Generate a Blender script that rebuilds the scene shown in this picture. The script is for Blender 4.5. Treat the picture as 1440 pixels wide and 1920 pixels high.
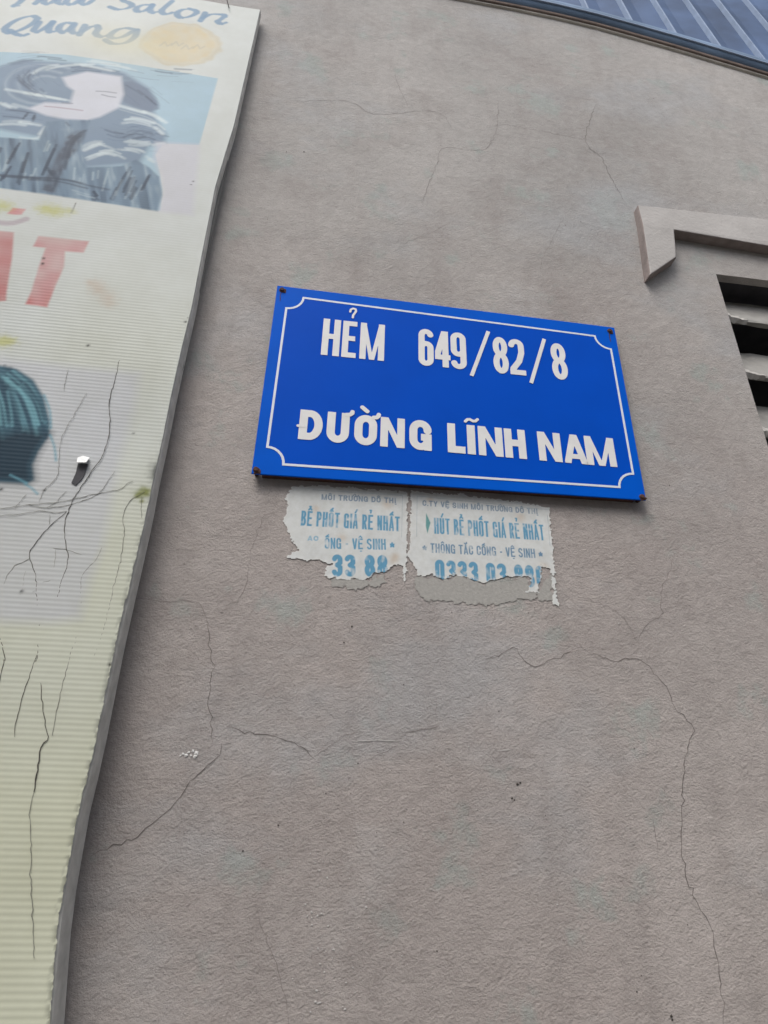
import bpy, bmesh, math, random, unicodedata
import numpy as np
from mathutils import Matrix, Vector

# ------------------------------------------------------------------ camera, sky, sun, exposure
scene = bpy.context.scene
for o in list(bpy.data.objects):
    bpy.data.objects.remove(o)
COL = scene.collection
cam_data = bpy.data.cameras.new('camera')
cam = bpy.data.objects.new('camera', cam_data)
COL.objects.link(cam)
cam.matrix_world = Matrix(((0.99184, -0.076691, -0.101841, 0.0),
                           (-0.12531, -0.439453, -0.889482, -0.6517),
                           (0.023461, 0.894986, -0.445477, 1.62),
                           (0, 0, 0, 1)))
cam_data.sensor_fit = 'AUTO'
cam_data.sensor_width = 36.0
cam_data.lens = 21.5625
cam_data.clip_start = 0.02
cam_data.clip_end = 500
scene.camera = cam

world = bpy.data.worlds.new('World')
scene.world = world
world.use_nodes = True
wn, wl = world.node_tree.nodes, world.node_tree.links
bg = wn['Background']
sky = wn.new('ShaderNodeTexSky')
sky.sky_type = 'NISHITA'
sky.sun_disc = False
SUN_EL, SUN_AZ = math.radians(56), math.radians(213)   # azimuth clockwise from +Y: behind the viewer, a little left
sky.sun_elevation = SUN_EL
sky.sun_rotation = SUN_AZ
sky.air_density = 1.0
sky.dust_density = 3.0
hs = wn.new('ShaderNodeHueSaturation')
hs.inputs['Saturation'].default_value = 0.42           # overcast: the blue is veiled by cloud
wl.new(sky.outputs[0], hs.inputs['Color'])
wl.new(hs.outputs[0], bg.inputs[0])
bg.inputs[1].default_value = 0.14

sun_data = bpy.data.lights.new('sun', 'SUN')
sun_data.energy = 1.05
sun_data.angle = math.radians(30)
sun_data.color = (1.0, 0.97, 0.93)
sun = bpy.data.objects.new('sun', sun_data)
COL.objects.link(sun)
to_sun = Vector((math.sin(SUN_AZ) * math.cos(SUN_EL), math.cos(SUN_AZ) * math.cos(SUN_EL), math.sin(SUN_EL)))
sun.rotation_euler = to_sun.to_track_quat('Z', 'Y').to_euler()
sun.location = (0, -4, 8)

vs = scene.view_settings
vs.view_transform = 'Standard'
vs.look = 'None'
vs.gamma = 1.0
vs.use_curve_mapping = False
vs.exposure = 0.6
scene.render.engine = 'CYCLES'
scene.render.resolution_x, scene.render.resolution_y = 768, 1024

rng = np.random.default_rng(7)
random.seed(7)

# ------------------------------------------------------------------ measured layout, metres (x along the wall, z up)
CRACKS = [(0.7,[(-0.0931,2.7278),(-0.0432,2.743),(-0.0107,2.7478),(0.0104,2.7403),(0.0374,2.7219),(0.1036,2.7438),(0.1325,2.7538),(0.1616,2.7496),(0.1727,2.7256),(0.18,2.7073)]),(0.45,[(0.073,2.8594),(0.0785,2.8268),(0.0887,2.7881),(0.1016,2.7512)]),(0.7,[(0.2689,2.8157),(0.2613,2.7413),(0.2463,2.6844),(0.231,2.6662),(0.2069,2.6581),(0.1692,2.6587),(0.155,2.6469),(0.1498,2.6129),(0.1402,2.5763),(0.1291,2.534),(0.1219,2.494)]),(0.75,[(0.2646,2.7468),(0.2894,2.7462),(0.3292,2.7443),(0.3741,2.7403),(0.4141,2.7368),(0.4294,2.737)]),(1.0,[(0.4638,2.8544),(0.4415,2.7908),(0.4273,2.7366),(0.434,2.7102),(0.4515,2.6913),(0.4573,2.6481),(0.4669,2.6143),(0.4772,2.5746)]),(0.4,[(0.0801,2.4109),(0.1091,2.4183),(0.1386,2.4414),(0.1735,2.4722)]),(0.4,[(0.3652,2.5267),(0.3469,2.4848),(0.318,2.4186),(0.3059,2.3816)]),(0.35,[(-0.0775,2.649),(-0.0416,2.647),(-0.0036,2.6084)]),(0.45,[(-0.0647,1.9358),(-0.0746,1.8801),(-0.0769,1.8366),(-0.095,1.8151)]),(0.6,[(-0.2035,1.8193),(-0.1799,1.8215),(-0.1516,1.8203),(-0.1216,1.8205),(-0.1113,1.8041)]),(0.9,[(-0.1124,1.804),(-0.1094,1.799),(-0.1026,1.771),(-0.0979,1.7537),(-0.0971,1.7266),(-0.0908,1.6942),(-0.0875,1.6819)]),(1.0,[(-0.0793,1.6813),(-0.0797,1.6701),(-0.09,1.6606),(-0.1035,1.6452),(-0.1102,1.6327),(-0.1216,1.6199),(-0.1307,1.6095),(-0.1417,1.6007),(-0.1556,1.5936),(-0.167,1.5883),(-0.1795,1.5827)]),(0.9,[(-0.0762,1.6967),(-0.0694,1.696),(-0.0517,1.6912),(-0.0349,1.6908),(-0.0156,1.686),(-0.0091,1.6838),(0.0124,1.6698)]),(0.45,[(0.0143,1.6732),(0.0304,1.6852),(0.047,1.6949),(0.0588,1.6969)]),(0.6,[(0.0949,1.685),(0.0799,1.6775),(0.0677,1.6726)]),(0.7,[(0.097,1.6932),(0.1096,1.6999),(0.1245,1.7025),(0.1374,1.7056)]),(0.4,[(0.1344,1.7321),(0.1335,1.7076)]),(0.9,[(0.187,1.7756),(0.2053,1.7824),(0.2211,1.7915),(0.2351,1.7769),(0.2498,1.7718),(0.2626,1.7783),(0.2755,1.7843),(0.2859,1.7896),(0.2982,1.7939)]),(1.1,[(0.2985,1.8011),(0.307,1.7944),(0.3182,1.789),(0.3342,1.7832),(0.341,1.7824),(0.3517,1.7865),(0.3636,1.786),(0.3768,1.7818),(0.3833,1.7721),(0.3927,1.7585),(0.3997,1.7399),(0.4064,1.7272),(0.4173,1.7116),(0.4091,1.6989),(0.3997,1.6769),(0.3917,1.6466),(0.3819,1.6071),(0.3808,1.5799),(0.3847,1.5595),(0.3934,1.5418),(0.398,1.5125),(0.3962,1.4912),(0.3923,1.4578)]),(0.6,[(0.3558,1.6275),(0.3554,1.6132),(0.3555,1.5982)]),(0.7,[(0.4331,1.9126),(0.4236,1.8924),(0.4124,1.8726),(0.4066,1.8491),(0.4046,1.8386),(0.3864,1.8285),(0.3742,1.8146),(0.3709,1.8027)]),(0.55,[(0.4586,1.9793),(0.4632,1.9668),(0.4777,1.9605)]),(0.35,[(0.3893,1.9651),(0.4216,1.9671),(0.4485,1.9686)]),(0.4,[(-0.0303,1.5464),(-0.0154,1.5153),(-0.0014,1.4891),(0.0079,1.4605)]),(0.5,[(-0.0855,1.9716),(-0.081,1.9655),(-0.075,1.9675),(-0.0708,1.9744)]),(0.4,[(0.309,1.8552),(0.3522,1.8386),(0.3709,1.8027)])]
RIDGE = [(0.05,1.6874),(0.0699,1.6892),(0.0948,1.6891)]
PALE = [[(0.5435,2.9141),(0.5443,2.8791)],[(0.1964,1.6835),(0.2134,1.6846)],[(0.3673,2.909),(0.375,2.8792)]]
SPECKS = [((0.2167,1.6531),2.0),((0.2195,1.6542),1.5),((0.2102,1.6398),1.6),((0.2123,1.6384),1.2),((0.3438,1.4675),1.8),((0.3443,1.4648),1.6),((-0.073,2.5934),1.8),((-0.101,2.5874),1.2),((0.0352,1.7865),1.2),((0.0429,1.8045),1.4),((0.4493,2.0175),1.2),((0.3464,1.6913),1.07),((0.3615,1.532),0.4),((-0.0472,1.5894),1.17),((0.0889,1.6617),0.46),((0.3145,1.485),1.18),((0.3737,1.5359),0.8),((0.2106,1.5277),0.41),((0.1261,1.784),0.58),((0.0158,1.5012),0.41),((0.2564,1.8024),0.46),((0.0254,1.6393),0.76),((-0.1248,2.6862),0.43),((0.2506,1.7613),0.48),((0.4748,2.8073),0.51),((-0.1138,2.424),1.05),((0.2431,1.6255),0.69),((0.2269,1.6219),0.71),((0.2087,1.8391),0.66),((0.1106,1.7252),0.53),((0.4373,2.7321),0.89),((0.3055,1.5896),0.48),((0.0494,1.6398),0.61),((-0.1277,2.292),0.44),((0.2513,1.8392),0.61),((0.243,1.8323),0.81),((0.244,1.6015),0.51),((0.2274,1.7479),0.44),((0.4633,2.4661),0.41),((0.0756,1.607),0.58),((0.4004,2.4771),0.51),((0.1614,1.5423),0.53),((0.2982,2.5014),0.54),((0.1212,1.5618),0.49),((0.1409,1.6936),0.63),((0.1003,1.7454),0.9),((0.0063,1.5378),0.5),((0.0396,2.4691),0.69),((0.1324,1.5145),1.0),((0.1771,1.4907),0.44),((0.1538,1.8275),0.87),((-0.0172,1.6112),1.16),((0.0877,1.6793),0.46),((0.4667,2.4415),0.61),((0.3208,1.4968),0.76),((0.0806,2.6236),0.42),((0.1014,1.6163),0.82),((0.2017,1.7227),0.96),((0.2028,1.7692),0.56),((0.3725,1.6516),0.56),((0.3898,2.5106),1.09),((-0.0317,1.5217),0.47),((0.0656,1.5199),0.41),((-0.0241,1.728),0.43),((-0.0646,1.737),0.41),((0.0554,1.6671),1.13)]
SPLASH = [((-0.1139,1.6699),1.2),((-0.1108,1.669),1.6),((-0.1087,1.6715),1.1),((-0.1049,1.6731),1.3),((-0.1016,1.6712),2.2),((-0.1022,1.6683),1.7),((-0.1062,1.6687),1.0),((-0.1162,1.6683),0.8)]
LIME = [((0.0524,1.4919),1.07),((0.0267,1.5818),0.92),((0.0199,1.5828),0.55),((0.0394,1.5094),0.76),((0.0523,1.4736),1.49),((0.0153,1.5397),1.04),((0.0195,1.5808),1.11),((0.0341,1.484),0.57),((0.0605,1.485),0.75),((0.0289,1.4848),0.52),((0.0144,1.5884),1.05),((0.0231,1.5629),0.86),((0.0475,1.5492),0.66),((0.0199,1.5331),1.38),((0.0128,1.5485),1.38),((0.0279,1.5263),0.76),((0.0567,1.4781),0.59),((0.0187,1.5427),1.55),((0.029,1.4778),1.11),((0.0332,1.4993),1.24),((0.0613,1.5315),0.74),((0.0238,1.575),1.26),((0.0278,1.5417),1.38),((0.0243,1.54),1.38),((0.0577,1.5025),1.17),((0.0233,1.4719),1.3),((0.0312,1.5693),1.28),((0.0193,1.5387),1.11),((0.0503,1.4754),0.85),((0.0211,1.5886),0.96),((0.0307,1.478),1.52),((0.0235,1.4722),0.71),((0.0515,1.569),0.95),((0.0274,1.4864),1.41),((0.0289,1.5239),0.78),((0.0405,1.5209),0.62),((0.0664,1.554),0.99),((0.0296,1.5885),0.71),((0.027,1.4787),1.48),((0.0343,1.5324),1.23),((0.0677,1.5469),1.37),((0.0264,1.5161),1.31),((0.029,1.505),1.27),((0.024,1.5837),0.66),((0.0602,1.5634),0.55),((0.0403,1.5153),1.47),((0.1132,1.7382),0.78),((0.2472,1.5507),1.25),((0.1239,1.5811),0.71),((0.3498,1.8263),1.18),((0.1766,1.5742),0.88),((0.0988,1.6743),0.45),((-0.015,1.6542),0.83),((0.3763,1.9654),0.9),((0.1731,1.6288),1.06),((0.1886,1.645),0.84),((0.2422,1.8097),0.9),((0.2744,1.8455),1.29),((0.2664,1.4858),0.66),((0.1579,1.7973),0.44),((-0.0401,1.7941),1.18),((0.0387,1.5868),0.62),((-0.0208,1.8258),1.01),((0.1789,1.6512),0.81),((0.0807,1.6765),1.23),((0.0545,1.5695),0.63),((0.0422,1.7571),0.48),((0.3934,1.7517),0.56),((-0.0593,1.9027),0.59),((0.1419,1.6265),1.28),((0.3834,1.8213),0.95),((0.4166,1.9124),1.17),((0.1317,1.551),0.69),((0.2354,1.6728),0.49),((0.2783,1.536),0.83),((0.1278,1.4889),0.74),((0.3605,1.7217),0.74),((0.1192,1.9171),0.65),((0.0527,1.9103),0.89),((0.1615,1.9439),0.54),((0.411,1.8909),0.74),((0.4315,1.9057),0.77),((0.3582,1.9646),0.46),((0.3609,1.5946),0.63),((0.1759,1.8054),1.2),((0.4367,1.9347),0.87),((0.0401,1.7157),1.07),((0.2956,1.8476),0.7),((0.1476,1.7295),1.01),((0.3227,1.7646),0.8),((-0.0119,1.7323),1.25),((0.1789,1.6475),0.95),((0.2001,1.5427),0.63),((0.1007,1.5108),0.85),((0.4331,1.889),1.1),((0.1678,1.6865),1.19),((0.0205,1.6624),0.62),((0.1107,1.537),0.76),((0.3493,1.9678),1.3),((0.3727,1.5974),0.58),((0.2664,1.8455),0.74),((-0.0419,1.8979),0.54),((0.049,1.5285),0.62),((0.3735,1.9751),0.45),((0.0065,1.4946),1.14),((-0.0098,1.4947),0.6)]
GLUE = [[(0.0145,1.8589),(0.0605,1.8595),(0.075,1.8657),(0.0801,1.8583),(0.0656,1.8509),(0.0463,1.8483),(0.0175,1.8489)],[(0.1121,1.8683),(0.1445,1.864),(0.1649,1.872),(0.1925,1.8634),(0.2419,1.8734),(0.2559,1.8559),(0.2738,1.8796),(0.2745,1.848),(0.24,1.8497),(0.1987,1.838),(0.1589,1.8393),(0.1244,1.8396),(0.1146,1.8504)]]
SIGN = [(-0.0845,2.2791),(0.4062,2.2712),(0.4053,1.9851),(-0.0846,1.9769)]
SIGN_BORDER_CORNERS = [(-0.0681,2.2616),(0.3945,2.2495),(0.3935,2.0012),(-0.0702,1.9924)]
LETTERS = [('H',-0.0045,2.1951,0.0254,0.0629),('E',0.0207,2.196,0.0204,0.0638),('M',0.0511,2.1966,0.0332,0.0647),('6',0.1249,2.1956,0.0209,0.063),('4',0.1479,2.1954,0.0212,0.0615),('9',0.1701,2.1955,0.0217,0.0627),('8',0.2295,2.1957,0.0216,0.0625),('2',0.2528,2.1961,0.0223,0.0637),('8',0.3134,2.1947,0.0223,0.0627),('D',-0.0206,2.0501,0.0289,0.0439),('U',0.0129,2.0503,0.0278,0.0448),('O',0.0475,2.0523,0.0284,0.0452),('N',0.0814,2.0522,0.0308,0.0428),('G',0.1168,2.0522,0.0284,0.0445),('L',0.1628,2.0525,0.0228,0.043),('I',0.1821,2.0517,0.0106,0.043),('N',0.2073,2.0519,0.0321,0.0446),('H',0.2397,2.0522,0.028,0.0438),('N',0.2854,2.0523,0.0307,0.044),('A',0.3191,2.0518,0.0304,0.0427),('M',0.3536,2.0518,0.0402,0.0425)]
SLASH = [[(0.1868,2.1541),(0.2143,2.2363)],[(0.2694,2.1521),(0.2956,2.2334)]]
MARKS = [(0.0031,[(0.0188,2.2444),(0.0196,2.2486),(0.0225,2.251),(0.0261,2.2502),(0.0268,2.2463),(0.0245,2.2413),(0.0231,2.2384),(0.0228,2.2344)]),(0.0056,[(0.0222,2.0721),(0.0269,2.0727),(0.0295,2.0751),(0.0297,2.0773)]),(0.0056,[(0.057,2.0717),(0.0606,2.0721),(0.0629,2.0745),(0.0632,2.0767)]),(0.0058,[(0.042,2.0857),(0.0483,2.0802)]),(0.004,[(0.1754,2.079),(0.1783,2.0823),(0.1818,2.0827),(0.1855,2.0805),(0.1889,2.0809),(0.1916,2.0838)]),(0.0038,[(-0.0363,2.0492),(-0.0268,2.0496)])]
NAILS = [(-0.0771,2.2713),(0.3973,2.2631),(0.4,1.9895),(-0.0797,1.9827)]
FLYERS = [[(-0.0362,1.9709),(0.0097,1.9752),(0.0565,1.9756),(0.1027,1.9748),(0.1031,1.916),(0.1022,1.8598),(0.0985,1.8595),(0.0971,1.8777),(0.0896,1.8803),(0.0822,1.874),(0.0651,1.8663),(0.0532,1.8585),(0.0339,1.8571),(0.0085,1.8589),(0.0102,1.8688),(0.0183,1.8759),(-0.0038,1.8782),(-0.0329,1.88),(-0.0217,1.89),(-0.0325,1.9025),(-0.0418,1.9236),(-0.0397,1.9405),(-0.0425,1.9573)],[(0.1072,1.9767),(0.1683,1.9777),(0.2501,1.9745),(0.2815,1.9697),(0.2793,1.9215),(0.2792,1.8444),(0.2742,1.8454),(0.2746,1.8878),(0.2632,1.8924),(0.2573,1.8573),(0.2418,1.8563),(0.2478,1.8672),(0.2514,1.8781),(0.2161,1.8735),(0.1925,1.8647),(0.1724,1.8699),(0.1599,1.8729),(0.1445,1.8653),(0.1296,1.8708),(0.1146,1.8684),(0.1121,1.8788),(0.1045,1.8916),(0.1063,1.9416)]]
FTEXT = [[('MÔI TRƯỜNG ĐÔ THỊ',0,0.15,[(-0.0006,1.9559),(0.0897,1.9589),(-0.0011,1.9633)]),('BỂ PHỐT GIÁ RẺ NHẤT',1,0.215,[(-0.0223,1.9202),(0.0951,1.922),(-0.0239,1.9396)]),('ỐNG - VỆ SINH *',1,0.18,[(0.0074,1.8933),(0.0893,1.898),(0.0065,1.907)]),('AC',2,0.15,[(-0.0129,1.9019),(0.0006,1.9024),(-0.0134,1.9081)]),('33 88',1,0.23,[(0.0175,1.8603),(0.0836,1.8642),(0.0159,1.887)])],[('C.TY VỆ SINH MÔI TRƯỜNG ĐÔ THỊ',0,0.15,[(0.1212,1.9585),(0.2664,1.9592),(0.1212,1.9661)]),('HÚT BỂ PHỐT GIÁ RẺ NHẤT',1,0.215,[(0.1353,1.9225),(0.2723,1.9243),(0.1356,1.9435)]),('* THÔNG TẮC CỐNG - VỆ SINH *',3,0.17,[(0.1209,1.8977),(0.2679,1.9005),(0.121,1.9097)]),('0333 03 880',1,0.23,[(0.1357,1.8621),(0.2695,1.8634),(0.1361,1.8896)])]]
FLINES = [[[(-0.0117,1.9682),(0.0966,1.9704),(0.0962,1.9149)]],[[(0.2798,1.9666),(0.1146,1.9714),(0.1141,1.9169)],[(0.2779,1.959),(0.2772,1.9185)]]]
FBLOT = [[(0.1256,1.949),(0.1308,1.9365),(0.127,1.9221),(0.125,1.9318)]]
FSTAIN = [[((0.087,1.8849),8),((0.0894,1.8904),6),((0.0262,1.9085),7),((0.078,1.9564),9),((-0.0061,1.9434),6)],[((0.2669,1.89),8),((0.2548,1.873),7),((0.2054,1.8669),8),((0.1651,1.8786),6),((0.1305,1.9669),6),((0.2429,1.9531),9)]]
EDGE = [(-0.1825,2.9574),(-0.1827,2.7737),(-0.1831,2.598),(-0.1903,2.4459),(-0.1878,2.3137),(-0.1853,2.2045),(-0.1863,2.1386),(-0.1862,2.0601),(-0.1852,2.0069),(-0.1851,1.9434),(-0.1842,1.9002),(-0.1851,1.8212),(-0.1857,1.7677),(-0.1841,1.663),(-0.1855,1.612),(-0.1822,1.5404),(-0.1725,1.4774),(-0.1685,1.4532)]
BTOP = [(-0.1825,2.9574),(-0.3358,2.9571)]
SCRIPT = [[(-0.5388,2.8146),(-0.5447,2.8189),(-0.5537,2.8167),(-0.5664,2.8035),(-0.5758,2.7843),(-0.5782,2.7692),(-0.5716,2.76),(-0.5591,2.7679),(-0.5476,2.7847),(-0.5404,2.8031),(-0.5391,2.8156)],[(-0.5689,2.7666),(-0.5565,2.7586),(-0.5457,2.7581),(-0.5407,2.7643)],[(-0.5333,2.8042),(-0.5346,2.7885),(-0.5352,2.7766),(-0.53,2.7744),(-0.5231,2.7839),(-0.5165,2.8005),(-0.5132,2.8113)],[(-0.5132,2.8113),(-0.5143,2.7919),(-0.5119,2.7807),(-0.5042,2.7825)],[(-0.4829,2.8149),(-0.4926,2.8148),(-0.4994,2.8034),(-0.4984,2.7885),(-0.4918,2.784),(-0.4846,2.7937),(-0.4793,2.8116)],[(-0.4795,2.8159),(-0.4798,2.7967),(-0.4749,2.7879),(-0.4672,2.7901)],[(-0.4622,2.8156),(-0.4632,2.7989),(-0.4645,2.7845)],[(-0.4617,2.7961),(-0.4532,2.8128),(-0.4429,2.8192),(-0.4397,2.8124),(-0.4401,2.7948),(-0.4309,2.7883),(-0.4224,2.7935)],[(-0.3843,2.8266),(-0.3971,2.8267),(-0.4094,2.8176),(-0.416,2.803),(-0.4165,2.792),(-0.4065,2.7911),(-0.3947,2.8016),(-0.3835,2.8224),(-0.3763,2.829)],[(-0.3783,2.8251),(-0.3785,2.8047),(-0.386,2.7863),(-0.3977,2.776),(-0.4112,2.7743),(-0.4202,2.7802)],[(-0.4015,2.9341),(-0.4174,2.9248),(-0.4212,2.9145),(-0.4099,2.9098),(-0.4026,2.9026),(-0.4089,2.8905),(-0.4233,2.8831),(-0.4372,2.887)],[(-0.3729,2.9119),(-0.3846,2.9082),(-0.3932,2.8966),(-0.3911,2.8861),(-0.3811,2.8875),(-0.3727,2.9001),(-0.3687,2.9132)],[(-0.369,2.9131),(-0.3702,2.8949),(-0.3645,2.8879),(-0.3565,2.8922)],[(-0.3385,2.936),(-0.3448,2.9177),(-0.3502,2.8982),(-0.3463,2.8894),(-0.3376,2.8904),(-0.3316,2.8969)],[(-0.3059,2.9179),(-0.3169,2.9115),(-0.3235,2.8976),(-0.3179,2.8859),(-0.307,2.888),(-0.2956,2.9003),(-0.2919,2.9145),(-0.3054,2.9187)],[(-0.2768,2.9144),(-0.2791,2.8965),(-0.2813,2.8853)],[(-0.2785,2.8961),(-0.2687,2.9109),(-0.258,2.9166),(-0.243,2.9176),(-0.2467,2.9046),(-0.2516,2.8926),(-0.2444,2.8883),(-0.2368,2.8947)],[(-0.5765,2.8796),(-0.5784,2.8615),(-0.5811,2.8509),(-0.5857,2.841),(-0.5775,2.8452)],[(-0.5498,2.8853),(-0.5527,2.8697),(-0.5555,2.859)],[(-0.5418,2.8819),(-0.5445,2.8706),(-0.5387,2.8643),(-0.5318,2.8705),(-0.5258,2.8859)],[(-0.5222,2.8882),(-0.5219,2.8737),(-0.5137,2.8716)],[(-0.5096,2.8952),(-0.5086,2.8773),(-0.4979,2.8766),(-0.4896,2.8957)],[(-0.4849,2.9001),(-0.4854,2.8852),(-0.4768,2.8839),(-0.4691,2.9005)]]
OVAL = [(-0.2999,2.8018),(-0.2411,2.8033),(-0.311,2.8677)]
PHOTO = [(-0.7672,2.683),(-0.5671,2.7037),(-0.4725,2.7218),(-0.3486,2.7235),(-0.2266,2.7182),(-0.2274,2.6214),(-0.2287,2.5363),(-0.2807,2.5285),(-0.287,2.5005),(-0.272,2.4561),(-0.2627,2.4229),(-0.258,2.3798),(-0.3286,2.3828),(-0.4128,2.3861),(-0.4742,2.3855),(-0.6504,2.3774)]
HAIR = [(-0.601,2.5907),(-0.5562,2.6663),(-0.5282,2.6918),(-0.4706,2.6995),(-0.4239,2.7067),(-0.373,2.6977),(-0.3274,2.6651),(-0.3051,2.6235),(-0.309,2.6058),(-0.3001,2.5833),(-0.2803,2.5519),(-0.2785,2.529),(-0.2991,2.5167),(-0.3051,2.4781),(-0.3743,2.4525),(-0.4434,2.5032),(-0.5106,2.5104),(-0.564,2.4759)]
FACE = [(-0.4604,2.659),(-0.4283,2.6839),(-0.3754,2.6858),(-0.362,2.639),(-0.3623,2.6011),(-0.3837,2.5715),(-0.3993,2.5598),(-0.43,2.5556),(-0.4576,2.5577),(-0.4874,2.5685),(-0.4681,2.5894),(-0.433,2.5952),(-0.4354,2.6289),(-0.4482,2.6384)]
STRAND_L = [[(-0.5387,2.6067),(-0.4925,2.6039),(-0.4341,2.5999)],[(-0.4983,2.6425),(-0.4917,2.6705),(-0.4682,2.6902),(-0.4244,2.7089)],[(-0.5298,2.5761),(-0.5141,2.5679),(-0.4953,2.5645)],[(-0.3684,2.6078),(-0.3414,2.602),(-0.309,2.5934),(-0.2874,2.5782)],[(-0.3541,2.5625),(-0.3358,2.5748),(-0.3046,2.5701),(-0.2825,2.5514)],[(-0.336,2.5199),(-0.3089,2.5203),(-0.2792,2.5327)],[(-0.3915,2.4887),(-0.3695,2.5086),(-0.3408,2.4999)],[(-0.3791,2.4731),(-0.3528,2.4936),(-0.3144,2.4798)],[(-0.3366,2.5009),(-0.3143,2.502),(-0.2871,2.4893)],[(-0.5148,2.5246),(-0.4907,2.5323),(-0.455,2.531)],[(-0.4822,2.5019),(-0.4567,2.5039),(-0.4499,2.5283)],[(-0.4255,2.5282),(-0.4088,2.5332)],[(-0.4661,2.6818),(-0.4422,2.7018),(-0.3832,2.6995)],[(-0.4361,2.7171),(-0.3869,2.7168),(-0.3514,2.7126)]]
STRAND_D = [[(-0.4561,2.68),(-0.4348,2.6911),(-0.3971,2.6958),(-0.3721,2.6934)],[(-0.3355,2.5393),(-0.3195,2.5508),(-0.3003,2.5474),(-0.2812,2.5439)],[(-0.331,2.5287),(-0.3107,2.5411),(-0.2938,2.5371)],[(-0.3376,2.7186),(-0.3074,2.7175),(-0.2705,2.7227)],[(-0.5499,2.6769),(-0.5178,2.6969),(-0.4759,2.7016)],[(-0.3769,2.5414),(-0.3478,2.5326),(-0.326,2.5376)],[(-0.3669,2.6681),(-0.3389,2.6491),(-0.3097,2.6223)],[(-0.5288,2.6518),(-0.5113,2.6306),(-0.4791,2.6052)],[(-0.506,2.671),(-0.5081,2.6443),(-0.4812,2.613)],[(-0.5233,2.5538),(-0.4932,2.5571),(-0.466,2.5557)]]
CLOTH = [(-0.5706,2.4965),(-0.5055,2.4928),(-0.4527,2.4974),(-0.4537,2.5429),(-0.4293,2.5526),(-0.395,2.5608),(-0.3907,2.4852),(-0.3743,2.4525),(-0.3292,2.4657),(-0.3129,2.4838),(-0.2903,2.4703),(-0.2735,2.4523),(-0.2615,2.4128),(-0.2616,2.3784),(-0.3286,2.3828),(-0.4742,2.3855),(-0.5356,2.3879)]
FOLDS = [(5,[(-0.4954,2.4877),(-0.4945,2.4552)]),(7,[(-0.4763,2.4883),(-0.4777,2.4553),(-0.4782,2.4133)]),(6,[(-0.461,2.4918),(-0.4571,2.442),(-0.4523,2.3949)]),(4,[(-0.475,2.4312),(-0.4774,2.3965)]),(6,[(-0.4265,2.5146),(-0.4267,2.4556),(-0.4281,2.3931)]),(10,[(-0.3941,2.5374),(-0.4083,2.5036),(-0.4063,2.46),(-0.404,2.4252),(-0.4048,2.391)]),(6,[(-0.3094,2.4827),(-0.3116,2.4444),(-0.3168,2.3917)]),(6,[(-0.2855,2.4569),(-0.2895,2.4209),(-0.2948,2.3827)]),(4,[(-0.3179,2.4645),(-0.3234,2.4279),(-0.3273,2.3863)]),(3,[(-0.299,2.447),(-0.3049,2.3907)]),(8,[(-0.5236,2.414),(-0.4811,2.4092),(-0.4504,2.4105),(-0.3995,2.4158),(-0.3645,2.4109),(-0.3363,2.4081)]),(6,[(-0.4272,2.4413),(-0.4149,2.4264),(-0.4047,2.4113)]),(5,[(-0.3538,2.4012),(-0.3421,2.3868)]),(2,[(-0.4859,2.5549),(-0.4871,2.5389)]),(2,[(-0.4728,2.5561),(-0.4736,2.5382)]),(3,[(-0.4262,2.5494),(-0.4171,2.5398)])]
FOLDS_L = [[(-0.4785,2.4659),(-0.4781,2.4201)],[(-0.4549,2.4496),(-0.4521,2.4016)],[(-0.4422,2.4739),(-0.4402,2.4109)],[(-0.3923,2.4558),(-0.3847,2.4154)],[(-0.3792,2.4551),(-0.3746,2.4175)],[(-0.3619,2.4552),(-0.3548,2.4146)],[(-0.3452,2.4587),(-0.3437,2.4032)],[(-0.3214,2.4494),(-0.3246,2.3935)],[(-0.3052,2.4564),(-0.309,2.3899)],[(-0.2892,2.4419),(-0.2954,2.3859)],[(-0.3955,2.3996),(-0.36,2.3916),(-0.3428,2.39)],[(-0.4372,2.5046),(-0.4363,2.4679)]]
EYES = [[(-0.403,2.6363),(-0.3894,2.6389),(-0.374,2.6394)],[(-0.3932,2.6294),(-0.3821,2.6275),(-0.3723,2.6279)],[(-0.4656,2.5798),(-0.4456,2.5815),(-0.4114,2.5821)],[(-0.4442,2.5941),(-0.4297,2.596)]]
LOBE = [(-0.37,2.6717),(-0.3566,2.6774),(-0.3321,2.6639),(-0.3097,2.635),(-0.3028,2.6135),(-0.3154,2.6022),(-0.3407,2.6105),(-0.3563,2.6171),(-0.3677,2.6375)]
CURLS = [[(-0.4666,2.5837),(-0.4902,2.5824),(-0.5121,2.5899),(-0.5286,2.605),(-0.537,2.6254),(-0.5358,2.6478),(-0.5247,2.6683),(-0.5055,2.6833),(-0.4815,2.6898),(-0.4571,2.6865)],[(-0.4686,2.5913),(-0.4883,2.5903),(-0.5064,2.5968),(-0.5202,2.6097),(-0.5273,2.6271),(-0.5262,2.646),(-0.5171,2.6632),(-0.5013,2.6757),(-0.4815,2.681),(-0.4613,2.6781)],[(-0.4704,2.5983),(-0.4865,2.5975),(-0.5014,2.6031),(-0.5127,2.614),(-0.5186,2.6285),(-0.5178,2.6443),(-0.5104,2.6586),(-0.4975,2.6689),(-0.4815,2.6732),(-0.4651,2.6707)],[(-0.4725,2.606),(-0.4854,2.6054),(-0.4973,2.6097),(-0.5063,2.6182),(-0.5109,2.6297),(-0.5101,2.642),(-0.5041,2.6532),(-0.4938,2.6613),(-0.481,2.6647),(-0.4679,2.6628)],[(-0.4742,2.6127),(-0.4839,2.6122),(-0.4929,2.6155),(-0.4997,2.6221),(-0.5032,2.6309),(-0.5026,2.6403),(-0.4981,2.6488),(-0.4904,2.6549),(-0.4808,2.6575),(-0.4711,2.656)]]
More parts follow.
